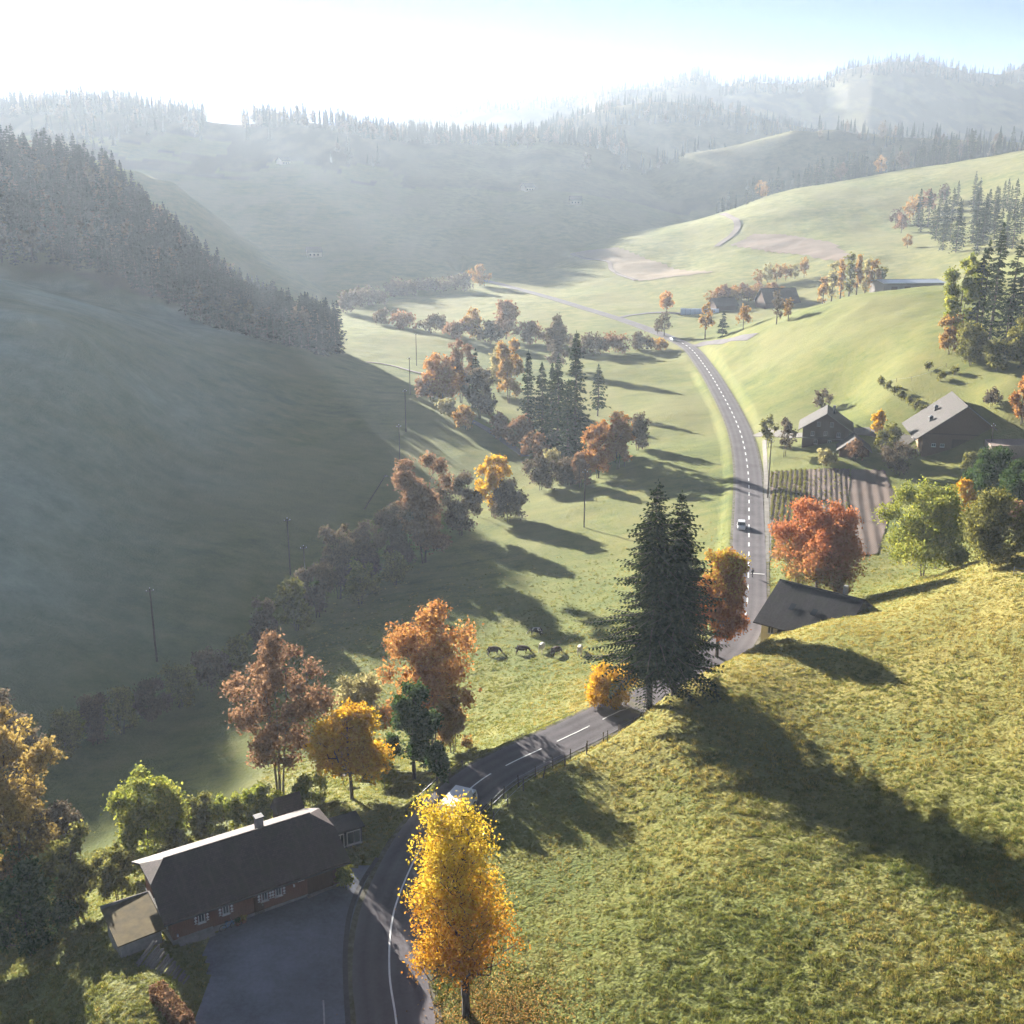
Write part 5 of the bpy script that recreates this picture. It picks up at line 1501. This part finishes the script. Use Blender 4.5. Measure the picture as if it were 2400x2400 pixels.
ribbon("verge_path", dense([(1442, 830), (1445, 900), (1447, 980), (1447, 1060)], 2), [-.5, .5], M_TRACK, .05)
# vegetable plot: real ridges and rows of plants
vp = np.array([hit(*p)[:2] for p in ((1452, 893), (1535, 886), (1604, 886), (1600, 960), (1590, 1052), (1456, 1056))])
vq = np.array([hit(*p)[:2] for p in ((1606, 886), (1668, 888), (1690, 935), (1655, 1045), (1593, 1052), (1602, 960))])
e0, e1 = hit(1480, 895)[:2], hit(1463, 1050)[:2]
rd = (e0 - e1) / np.linalg.norm(e0 - e1); rn = np.array([rd[1], -rd[0]])
rel = lambda X, Y: .10 * np.sin((X * rn[0] + Y * rn[1]) * 2 * math.pi / 1.15) + .05 * fbm(X * 1.5, Y * 1.5, 3, 2)
sheet("vegetable_plot", vp, M_PL3, .16, .28, rel)
sheet("bare_plot", vq, M_PL3, .14, .4, lambda X, Y: .10 * np.sin((X * rn[0] + Y * rn[1]) * 2 * math.pi / 2.3) + .08 * fbm(X, Y, 8, 3))
rng = np.random.default_rng(8)
c = rng.uniform(vp.min(0), vp.max(0), (30000, 2))
u = c @ rn
ph = np.round(u / 1.15 - .25) * 1.15 + .25 * 1.15
c = c + (ph - u)[:, None] * rn + rng.normal(size=c.shape) * .12
px_, _ = project(c[:, 0], c[:, 1], zg(c[:, 0], c[:, 1]))
c = c[in_poly(c[:, 0], c[:, 1], vp) & ((px_ < 1522) & (rng.uniform(size=len(c)) < .28) | (rng.uniform(size=len(c)) < .04))]
V, Q = leaf_cards(rng, rng.normal(size=(14, 3)) * [.11, .11, .08] + [0, 0, .2], np.full(14, .13), up=.5)
kp = proto("cabbage", V, [Q], [PAL['olive']])
stuff("vegetable_rows", "rows of green vegetables in the left half of the plot by the road", "vegetables", np.column_stack([c, zg(c[:, 0], c[:, 1]) + .25]), rng.uniform(0, 6, len(c)), rng.uniform(.6, 1.2, len(c)), [kp], np.zeros(len(c)))

# ------------------------------------------------------------------ fences
def fence(name, label, line, spacing, h, rails, mat, lean=.0, rail_r=.02, post_r=.06, seed=1):
    rng = np.random.default_rng(seed)
    L = np.asarray(line); s = arc(L)
    q = np.arange(0, s[-1], spacing)
    P = np.stack([np.interp(q, s, L[:, 0]), np.interp(q, s, L[:, 1])], 1)
    Z = zg(P[:, 0], P[:, 1])
    o = thing(name, label, "fence", (P[0, 0], P[0, 1], Z[0]))
    pm = MB().tube([(0, 0, -.4), (0, 0, h)], [post_r, post_r * .85], 6).mesh("post", mat)
    for i in range(len(P)):
        c = link("post", pm, o, (P[i, 0] - P[0, 0], P[i, 1] - P[0, 1], Z[i] - Z[0]))
        c.rotation_euler = (rng.normal() * .05, rng.normal() * .05, 0)
    for hh in rails:
        MB().tube(np.column_stack([P - P[0], Z - Z[0] + hh]), rail_r, 4).build("rail" if rail_r > .03 else "wire", mat if rail_r > .03 else M_GALV, o)
    return o
M_POST = plain("fence_post", (.10, .08, .065), .9, .4, 3.0)
def side_line(ia, ib, off):
    L = road_fine[ia:ib, :2]; T = np.gradient(L, axis=0); T /= np.linalg.norm(T, axis=1)[:, None]
    return L + np.stack([T[:, 1], -T[:, 0]], 1) * off
j0 = int(np.argmin(np.hypot(rp - 815, rpy - 1568)))
fence("post_fence", "row of thin posts along the road's right edge below the hill", side_line(j0, iB + 4, 4.3), 2.9, 1.5, (.6, 1.2), M_POST, post_r=.085, seed=2)
fence("post_fence", "second row of thin leaning posts a little up the hill from the road", side_line(j0 - 2, iB - 6, 6.4), 3.6, 1.5, (1.0,), M_POST, post_r=.085, seed=3)
j1 = int(np.argmin(np.hypot(rp - 860, rpy - 1515)))
fence("rail_fence", "wooden rail fence along the pasture side of the road", side_line(j1 + 4, iB + 4, -6.2), 2.6, 1.1, (.55, .95), M_POST, rail_r=.055, seed=4)
fence("guard_rail", "low dark rail on the outer side of the bend", side_line(i0 + 32, j1 + 8, -3.9), 2.4, .8, (.7,), M_DARK, rail_r=.07, seed=5)
fence("garden_fence", "fence along the vegetable plot's road side", dense([(1450, 870), (1452, 960), (1454, 1060)], 2), 3.0, 1.2, (.5, 1.0), M_POST, seed=6)
fence("meadow_fence", "fence crossing the knoll above the orchard row", dense([(1665, 728), (1720, 718), (1762, 706), (1790, 690)], 2), 5, 1.2, (.9,), M_POST, seed=7)
p = hit(1912, 1085)
gt = thing("metal_gate", "grey tubular gate on the near hill at the right edge", "gate", tuple(p), math.radians(-35))
for x in (0, 3.2): MB().tube([(x, 0, -.3), (x, 0, 1.3)], .06, 6).build("post", M_GALV, gt)
for z in (.35, .75, 1.15): MB().tube([(0, 0, z), (3.2, 0, z)], .035, 5).build("bar", M_GALV, gt)
MB().tube([(0, 0, .35), (3.2, 0, 1.15)], .03, 5).build("brace", M_GALV, gt)

# ------------------------------------------------------------------ utility poles
def pole(px, base, top, label, cross=True, lean=0.0, ymin=30, Y=None):
    p = hit(px, base, ymin=ymin)
    d = ray(px, top); H = max(5.0, CAM_H + d[2] * p[1] / d[1] - p[2])
    H = min(H, 14)
    o = thing("utility_pole", label, "pole", tuple(p), .4, "utility poles in the valley")
    MB().tube([(0, 0, -.6), (lean * .5, 0, H * .5), (lean, 0, H)], [.17, .15, .11], 8).build("mast", M_BARK_PALE if False else M_BARK, o)
    if cross:
        MB().box(lean - .7, lean + .7, -.05, .05, H - .55, H - .43).build("cross_arm", M_GREYWOOD, o)
        for x in (-.6, 0, .6): MB().lathe([(.05, 0), (.08, .06), (.05, .14), (.01, .2)], 8, c=(lean + x, 0, H - .43 if x else H)).build("insulator", M_WHITE, o)
    return o
poles = [(296, 1248, 1100, "tall pole standing by itself in the shaded meadow at the left"), (548, 1085, 978, "slim pole at the meadow's edge left of the belt trees"), (578, 1130, 1030, "pole half hidden in the dim belt bushes"),
         (755, 890, 782, "pole on the edge between shaded and sunlit meadow"), (766, 815, 722, "pole on the sunlit strip beyond the shade edge"), (774, 745, 665, "pole farther up the sunlit strip"), (786, 690, 628, "farthest pole of the line up the valley"),
         (1102, 995, 880, "lone pole in the meadow left of the tall spruce"), (1448, 940, 830, "pole at the vegetable plot's road corner"), (1867, 862, 800, "pole before the barn's front"), (1178, 880, 800, "pole behind the orange pair of trees")]
for q in poles: pole(*q)
p = hit(700, 962)
lp = thing("utility_pole", "leaning strut pole in the dark belt", "pole", tuple(p), 0, "utility poles in the valley")
MB().tube([(-2.2, 0, -.5), (4.2, .5, 9.5)], [.16, .1], 7).build("mast", M_BARK, lp)
MB().box(3.6, 4.8, .4, .6, 9.0, 9.15).build("cross_arm", M_GREYWOOD, lp)

# ------------------------------------------------------------------ vehicles
def car(name, label, loc, rz, paint, L=4.3, Wd=1.8, H=1.48, cat="car"):
    o = thing(name, label, cat, loc, rz)
    # lofted body: sections along x; each a rounded outline
    xs = [-.5, -.485, -.40, -.30, -.05, .2, .36, .46, .5]
    hb = [.30, .44, .52, .55, .56, .55, .50, .44, .30]
    wd = [.80, .90, .97, 1, 1, 1, .97, .90, .78]
    mb = MB(); rings = []
    for x, hbi, w in zip(xs, hb, wd):
        y = Wd / 2 * w; zt = H * hbi + .12; zb = .24
        ring = [(-y * .92, zb), (-y, zb + .12), (-y, zt - .16), (-y * .93, zt - .03), (-y * .75, zt), (y * .75, zt), (y * .93, zt - .03), (y, zt - .16), (y, zb + .12), (y * .92, zb)]
        rings.append([(x * L, a, b) for a, b in ring])
    k = 10; V = np.array(rings).reshape(-1, 3)
    Q = [[i * k + j, (i + 1) * k + j, (i + 1) * k + (j + 1) % k, i * k + (j + 1) % k] for i in range(len(xs) - 1) for j in range(k)]
    T = [[0, j, j + 1] for j in range(1, k - 1)] + [[(len(xs) - 1) * k, (len(xs) - 1) * k + j + 1, (len(xs) - 1) * k + j] for j in range(1, k - 1)]
    mb.add(V, Q, T); mb.build("body", paint, o, smooth_shade=False)
    def cab(z0, z1_, ins, xa, xb, xc, xd, nm, m):
        y0 = Wd / 2 * .93; y1 = Wd / 2 * ins
        V = [(xa * L, -y0, z0), (xd * L, -y0, z0), (xd * L, y0, z0), (xa * L, y0, z0), (xb * L, -y1, z1_), (xc * L, -y1, z1_), (xc * L, y1, z1_), (xb * L, y1, z1_)]
        return MB().add(V, [[0, 3, 2, 1], [4, 5, 6, 7], [0, 1, 5, 4], [1, 2, 6, 5], [2, 3, 7, 6], [3, 0, 4, 7]]).build(nm, m, o)
    zb = H * .56 + .11
    cab(zb, H - .06, .76, -.40, -.30, .10, .27, "glazing", M_GLASS)
    y1 = Wd / 2 * .775
    MB().box(-.31 * L, .11 * L, -y1, y1, H - .07, H).build("roof", paint, o)
    for x, nm in ((-.285, "pillar"), (-.08, "pillar")):
        for sg in (-1, 1):
            MB().prism([(x * L - .05, sg * Wd / 2 * .945, zb - .02), (x * L + .05, sg * Wd / 2 * .945, zb - .02), (x * L + .05, sg * y1 * 1.0, H - .02), (x * L - .05, sg * y1 * 1.0, H - .02)], (0, sg * .015, 0)).build(nm, paint, o)
    for x in (-.30, .31):
        for sg in (-1, 1):
            t = np.arange(16) * 2 * math.pi / 16
            w = MB(); 
            prof = np.stack([x * L + .32 * np.cos(t), np.full(16, sg * (Wd / 2 - .2)), .32 + .32 * np.sin(t)], 1)
            w.prism(prof, (0, sg * .22, 0)); wo = w.build("wheel", M_RUBBER, o)
            MB().prism(np.stack([x * L + .19 * np.cos(t), np.full(16, sg * (Wd / 2 + .02)), .32 + .19 * np.sin(t)], 1), (0, sg * .015, 0)).build("rim", M_GALV, wo)
    for sg in (-1, 1):
        MB().box(.485 * L, .502 * L, sg * Wd * .34 - .18, sg * Wd * .34 + .18, .58, .74).build("headlight", M_WHITE, o)
        MB().box(-.502 * L, -.49 * L, sg * Wd * .36 - .13, sg * Wd * .36 + .13, .66, .82).build("tail_light", M_RED, o)
        MB().box(.19 * L, .23 * L, sg * (Wd / 2 + .08) - .08, sg * (Wd / 2 + .08) + .08, .92, 1.05).build("mirror", paint, o)
    MB().box(.497 * L, .506 * L, -.26, .26, .40, .52).build("number_plate", M_WHITE, o)
    return o
def on_road(px, py, off, rev=False, ymin=30):
    p = hit(px, py, ymin=ymin)
    i = int(np.argmin(np.hypot(road_fine[:, 0] - p[0], road_fine[:, 1] - p[1])))
    i = min(max(i, 1), len(road_fine) - 2)
    T = road_fine[i + 1, :2] - road_fine[i - 1, :2]; T /= np.linalg.norm(T)
    q = road_fine[i, :2] + np.array([T[1], -T[0]]) * off
    return (q[0], q[1], z1(*q) + .09), math.atan2(T[1], T[0]) + (math.pi if rev else 0)
M_CARW = mat_paint("white_car_paint", (.70, .70, .70)); M_CARS = mat_paint("silver_car_paint", (.42, .44, .46))
l, r = on_road(1397, 996, -1.6, True); car("car", "white car with dark roof glass coming along the straight road", l, r, M_CARW)
l, r = on_road(1256, 646, -1.7, True); l = (l[0], l[1], l[2] + .15); car("car", "silver car at the far road junction by the bare tree", l, r, M_CARS, 4.6, 1.85, 1.6)
# delivery truck on the bend
l, r = on_road(858, 1542, 1.5)
tr = thing("box_truck", "white box truck on the bend behind the golden birch", "truck", l, r); tr.scale = (.86, .9, .88)
MB().box(-3.3, 1.5, -1.08, 1.08, .85, 3.15).build("cargo_box", M_WHITE, tr)
MB().prism([(1.62, -1.0, .55), (3.25, -1.0, .55), (3.3, -1.0, 1.3), (2.85, -1.0, 2.25), (1.62, -1.0, 2.35)], (0, 2.0, 0)).build("cab", M_CARW, tr)
MB().prism([(3.31, -.86, 1.36), (3.31, .86, 1.36), (2.9, .82, 2.18), (2.9, -.82, 2.18)], (.03, 0, .01)).build("windscreen", M_GLASS, tr)
for sg in (-1, 1):
    MB().box(1.9, 2.75, sg * 1.01 - .01, sg * 1.01 + .01, 1.35, 2.05).build("side_window", M_GLASS, tr)
    MB().box(3.24, 3.32, sg * .75 - .15, sg * .75 + .15, .75, .95).build("headlight", M_WHITE, tr)
MB().box(-3.2, 3.1, -.9, .9, .5, .82).build("chassis", M_DARK, tr)
for x in (-2.2, 2.4):
    for sg in (-1, 1):
        t = np.arange(16) * 2 * math.pi / 16
        w = MB().prism(np.stack([x + .42 * np.cos(t), np.full(16, sg * .78), .42 + .42 * np.sin(t)], 1), (0, sg * .26, 0)).build("wheel", M_RUBBER, tr)
        MB().prism(np.stack([x + .24 * np.cos(t), np.full(16, sg * 1.042), .42 + .24 * np.sin(t)], 1), (0, sg * .012, 0)).build("rim", M_GALV, w)

# ------------------------------------------------------------------ living things
def skin_mesh(name, pts, edges, rads, mats, root=0):
    me = bpy.data.meshes.new(name); me.from_pydata([tuple(p) for p in pts], edges, [])
    o = bpy.data.objects.new(name, me)
    md = o.modifiers.new("skin", 'SKIN'); md.use_smooth_shade = True
    if not me.skin_vertices: return o
    for i, r in enumerate(rads):
        me.skin_vertices[0].data[i].radius = (r, r) if not hasattr(r, '__len__') else r
        me.skin_vertices[0].data[i].use_root = (i == root)
    sb = o.modifiers.new("sub", 'SUBSURF'); sb.levels = 1; sb.render_levels = 1
    for m in mats: me.materials.append(m)
    return o
def cow_mesh():
    P = [(0, 0, 1.02), (.45, 0, 1.0), (.80, 0, 1.06), (-.45, 0, 1.04), (-.78, 0, 1.12),           # trunk
         (1.10, 0, .92), (1.32, 0, .52), (1.52, 0, .22), (1.60, 0, .12),                             # neck and lowered head
         (.72, .22, .85), (.70, .22, .45), (.72, .22, .22), (.76, .22, .03), (.72, -.22, .85), (.66, -.22, .45), (.60, -.22, .24), (.62, -.22, .03),
         (-.70, .24, .88), (-.60, .25, .58), (-.80, .25, .36), (-.76, .25, .03), (-.70, -.24, .88), (-.66, -.25, .58), (-.90, -.25, .36), (-.88, -.25, .03),
         (-.98, 0, 1.08), (-1.04, 0, .70), (-1.03, 0, .38),
         (1.40, .17, .52), (1.40, -.17, .52), (-.35, 0, .62)]
    E = [(0, 1), (1, 2), (0, 3), (3, 4), (2, 5), (5, 6), (6, 7), (7, 8), (2, 9), (9, 10), (10, 11), (11, 12), (2, 13), (13, 14), (14, 15), (15, 16),
         (4, 17), (17, 18), (18, 19), (19, 20), (4, 21), (21, 22), (22, 23), (23, 24), (4, 25), (25, 26), (26, 27), (6, 28), (6, 29), (3, 30)]
    R = [.40, .40, .33, .40, .30, .21, .16, .11, .085, .15, .085, .06, .075, .15, .085, .06, .075, .19, .13, .07, .075, .19, .13, .07, .075, .05, .03, .04, .035, .035, .14]
    return P, E, R
def mat_hide(name, c1, c2, thr):
    n = N(name)
    f = n.noise(1.6, 2, .4, n.obj()); col = n.ramp(f, [(thr, c1), (thr + .03, c2)])
    return n.surf(n.bsdf(col, .85, None, .2))
HIDES = {'dark': mat_hide("dark_hide", (.035, .022, .018), (.07, .04, .03), .5), 'pied': mat_hide("pied_hide", (.02, .018, .018), (.62, .58, .52), .5), 'white': mat_hide("cream_hide", (.58, .52, .44), (.70, .66, .58), .5)}
cows = [(930, 1231, .4, 'dark', "dark cow at the left end of the grazing herd"), (984, 1229, .2, 'dark', "dark cow second from the left in the grazing herd"), (1012, 1195, 2.9, 'pied', "black and white cow standing apart behind the herd"),
        (1022, 1225, 1.3, 'white', "cream cow facing away in the middle of the herd"), (1048, 1232, .9, 'dark', "dark cow right of the cream one in the middle"), (1094, 1230, 1.4, 'white', "cream cow at the right end beside the spruce")]
for x, y, rz, hide, lab in cows:
    p = hit(x, y + 4)
    P, E, R = cow_mesh()
    c = thing("cow", lab, "cow", tuple(p - [0, 0, .03]), rz, "grazing cows")
    b = skin_mesh("body", P, E, R, [HIDES[hide]]); COL.objects.link(b); b.parent = c; c.scale = (1.12,) * 3
    for sg in (-1, 1): MB().tube([(1.36, sg * .1, .62), (1.40, sg * .22, .68), (1.44, sg * .24, .78)], [.03, .022, .008], 5).build("horn", M_FRAME, c)
# person on the road
p, r = on_road(1417, 1090, .7, ymin=150)
pe = thing("person", "person in dark clothes walking on the straight road", "person", p, .6)
P = [(0, 0, .95), (0, 0, 1.12), (0, 0, 1.36), (0, 0, 1.46), (0, .02, 1.56), (0, .02, 1.68), (.10, 0, .90), (.11, .10, .50), (.11, .10, .09), (.11, .25, .04), (-.10, 0, .90), (-.11, -.06, .50), (-.11, -.22, .12), (-.11, -.08, .05),
     (.19, 0, 1.38), (.24, -.06, 1.12), (.25, .06, .88), (.25, .10, .80), (-.19, 0, 1.38), (-.24, .06, 1.12), (-.25, .16, .90), (-.25, .20, .82)]
E = [(0, 1), (1, 2), (2, 3), (3, 4), (4, 5), (0, 6), (6, 7), (7, 8), (8, 9), (0, 10), (10, 11), (11, 12), (12, 13), (2, 14), (14, 15), (15, 16), (16, 17), (2, 18), (18, 19), (19, 20), (20, 21)]
R = [.15, .14, .16, .06, .085, .085, .09, .065, .05, .045, .09, .065, .05, .045, .07, .05, .04, .035, .07, .05, .04, .035]
b = skin_mesh("body", P, E, R, [plain("dark_clothes", (.03, .03, .04), .9)]); COL.objects.link(b); b.parent = pe
hd = MB().lathe([(.01, 1.60), (.085, 1.62), (.105, 1.68), (.09, 1.75), (.01, 1.785)], 10).build("hair", plain("brown_hair", (.05, .03, .02), .8), pe, smooth_shade=True)

# ------------------------------------------------------------------ grass tussocks
def mat_blade(name, c1, c2, c3, trans=.5):
    n = N(name)
    r = n.n("ShaderNodeObjectInfo").outputs['Random']
    b = n.noise(.10, 4, .65, n.pos())
    f = n.math('ADD', n.math('MULTIPLY', r, .4), n.math('MULTIPLY', b, .7))
    col = n.ramp(f, [(.25, c1), (.55, c2), (.85, c3)])
    d = n.n("ShaderNodeBsdfDiffuse", {'Color': col}); t = n.n("ShaderNodeBsdfTranslucent", {'Color': col})
    return n.surf(n.n("ShaderNodeMixShader", {0: trans, 1: d.outputs[0], 2: t.outputs[0]}).outputs[0])
M_BLADE = mat_blade("grass_blades", (.085, .115, .030), (.18, .19, .045), (.32, .28, .08))
M_BLADE_GOLD = mat_blade("dry_grass_blades", (.20, .17, .045), (.34, .27, .065), (.46, .37, .12))
def tuft(seed, n=16, h=.16, w=.15):
    rng = np.random.default_rng(seed); V = []; T = []
    for i in range(n):
        a = rng.uniform(0, 6.28); r = w * math.sqrt(rng.uniform()); x, y = r * math.cos(a), r * math.sin(a)
        b = rng.uniform(0, 6.28); wd = rng.uniform(.025, .05); hh = h * rng.uniform(.5, 1.15)
        le = rng.uniform(.15, .6) * hh
        k = len(V)
        V += [(x - wd * math.cos(b), y - wd * math.sin(b), -.05), (x + wd * math.cos(b), y + wd * math.sin(b), -.05), (x + le * math.cos(a), y + le * math.sin(a), hh)]
        T.append((k, k + 1, k + 2))
    return np.array(V), np.array(T, np.int32)
TUFTS = []
for i in range(6):
    V, T = tuft(i); TUFTS.append(proto("tuft", V, [T], [M_BLADE if i < 3 else M_BLADE_GOLD]))
def near_road(XY, d):
    L = road_fine[::2, :2]; out = np.zeros(len(XY), bool)
    for i in range(0, len(XY), 8000):
        q = XY[i:i + 8000]; out[i:i + 8000] = (((q[:, None] - L[None]) ** 2).sum(2).min(1) < d * d)
    return out
rng = np.random.default_rng(77)
n = 330000
# spread by picture area so that near ground is densest
qx = rng.uniform(-60, 1990, n); qz = rng.uniform(0, 1, n)
Yr = 52 + (250 - 52) * qz ** 1.5
Xr = (qx - 966) / 2100 * (Yr * 1.04 + 12)
XY = np.column_stack([Xr, Yr])
ZZ = zg(XY[:, 0], XY[:, 1])
gx, gy = project(XY[:, 0], XY[:, 1], ZZ)
dens = np.clip(.75 + 1.2 * fbm(XY[:, 0] / 1.3, XY[:, 1] / 1.3, 91, 3), .15, 1) * (1 - smooth((XY[:, 1] - 130) / 115))
house_poly = np.array([local(-.3, -.3)[:2], local(LH + .3, -.3)[:2], local(LH + .3, DH + .3)[:2], local(-.3, DH + .3)[:2]])
ok = (rng.uniform(size=n) < dens) & (gy > 800) & (gy < 2050) & ~near_road(XY, 3.5) & ~in_poly(XY[:, 0], XY[:, 1], yard) & ~in_poly(XY[:, 0], XY[:, 1], house_poly) & ~in_poly(XY[:, 0], XY[:, 1], vp) & ~in_poly(XY[:, 0], XY[:, 1], vq)
XY, ZZ = XY[ok], ZZ[ok]
tl = np.array([hit(*q)[:2] for q in ((1165, 1560), (1185, 1650), (1195, 1760), (1203, 1850), (1212, 1990))])
tx = np.interp(-XY[:, 1], -tl[:, 1], tl[:, 0])          # edge of the mown strip along the road
mown = (XY[:, 0] < tx) & (XY[:, 0] > -2) & (XY[:, 1] < 112)
track = np.zeros(len(XY), bool)
for o_ in (0, 3.4, 5.0): track |= np.abs(XY[:, 0] - tx + o_ + .25 * np.sin(XY[:, 1] * .3)) < .17
track &= (XY[:, 1] < 112)
keep = ~(track & (rng.uniform(size=len(XY)) < .85)) & ~((XY[:, 0] < -18 - .12 * XY[:, 1]) & (XY[:, 1] > 120))
XY, ZZ, mown = XY[keep], ZZ[keep], mown[keep]
sc = np.where(mown, .62, 1.0) * np.clip(.75 + 1.9 * fbm(XY[:, 0] / .8, XY[:, 1] / .8, 93, 2), .4, 1.6) * (1 + XY[:, 1] / 500)
gold = np.clip(.30 + 1.5 * fbm(XY[:, 0] / 16, XY[:, 1] / 16, 55, 4) + .45 * smooth(1 - np.abs(XY[:, 1] - 138) / 40) * (XY[:, 0] > 8), .03, .9) * np.where(XY[:, 0] > 3, 1, .25)
pk = np.where(rng.uniform(size=len(XY)) < gold, rng.integers(3, 6, len(XY)), rng.integers(0, 3, len(XY)))
print("tufts", len(XY))
stuff("grass", "short tussocky grass covering the near hill and banks", "grass", np.column_stack([XY, ZZ]), rng.uniform(0, 6.28, len(XY)), sc, TUFTS, pk)
# fallen leaves under the birch
p = hit(900, 1915)
n = 5200
XY = np.column_stack([p[0] + rng.normal(size=n) * 3.2 + 1.0, p[1] + rng.normal(size=n) * 3.0 - .5])
XY = XY[~near_road(XY, 3.1) | (rng.uniform(size=n) < .12)]
V, Q = leaf_cards(rng, np.column_stack([XY, zg(XY[:, 0], XY[:, 1]) + .13]), np.full(len(XY), .085), up=0)
link("fallen_leaves", new_mesh("fallen_leaves", V, [Q], [PAL['amber']]), kind="stuff", label="fallen orange leaves on the grass under the golden birch", category="leaves")
print("all done")
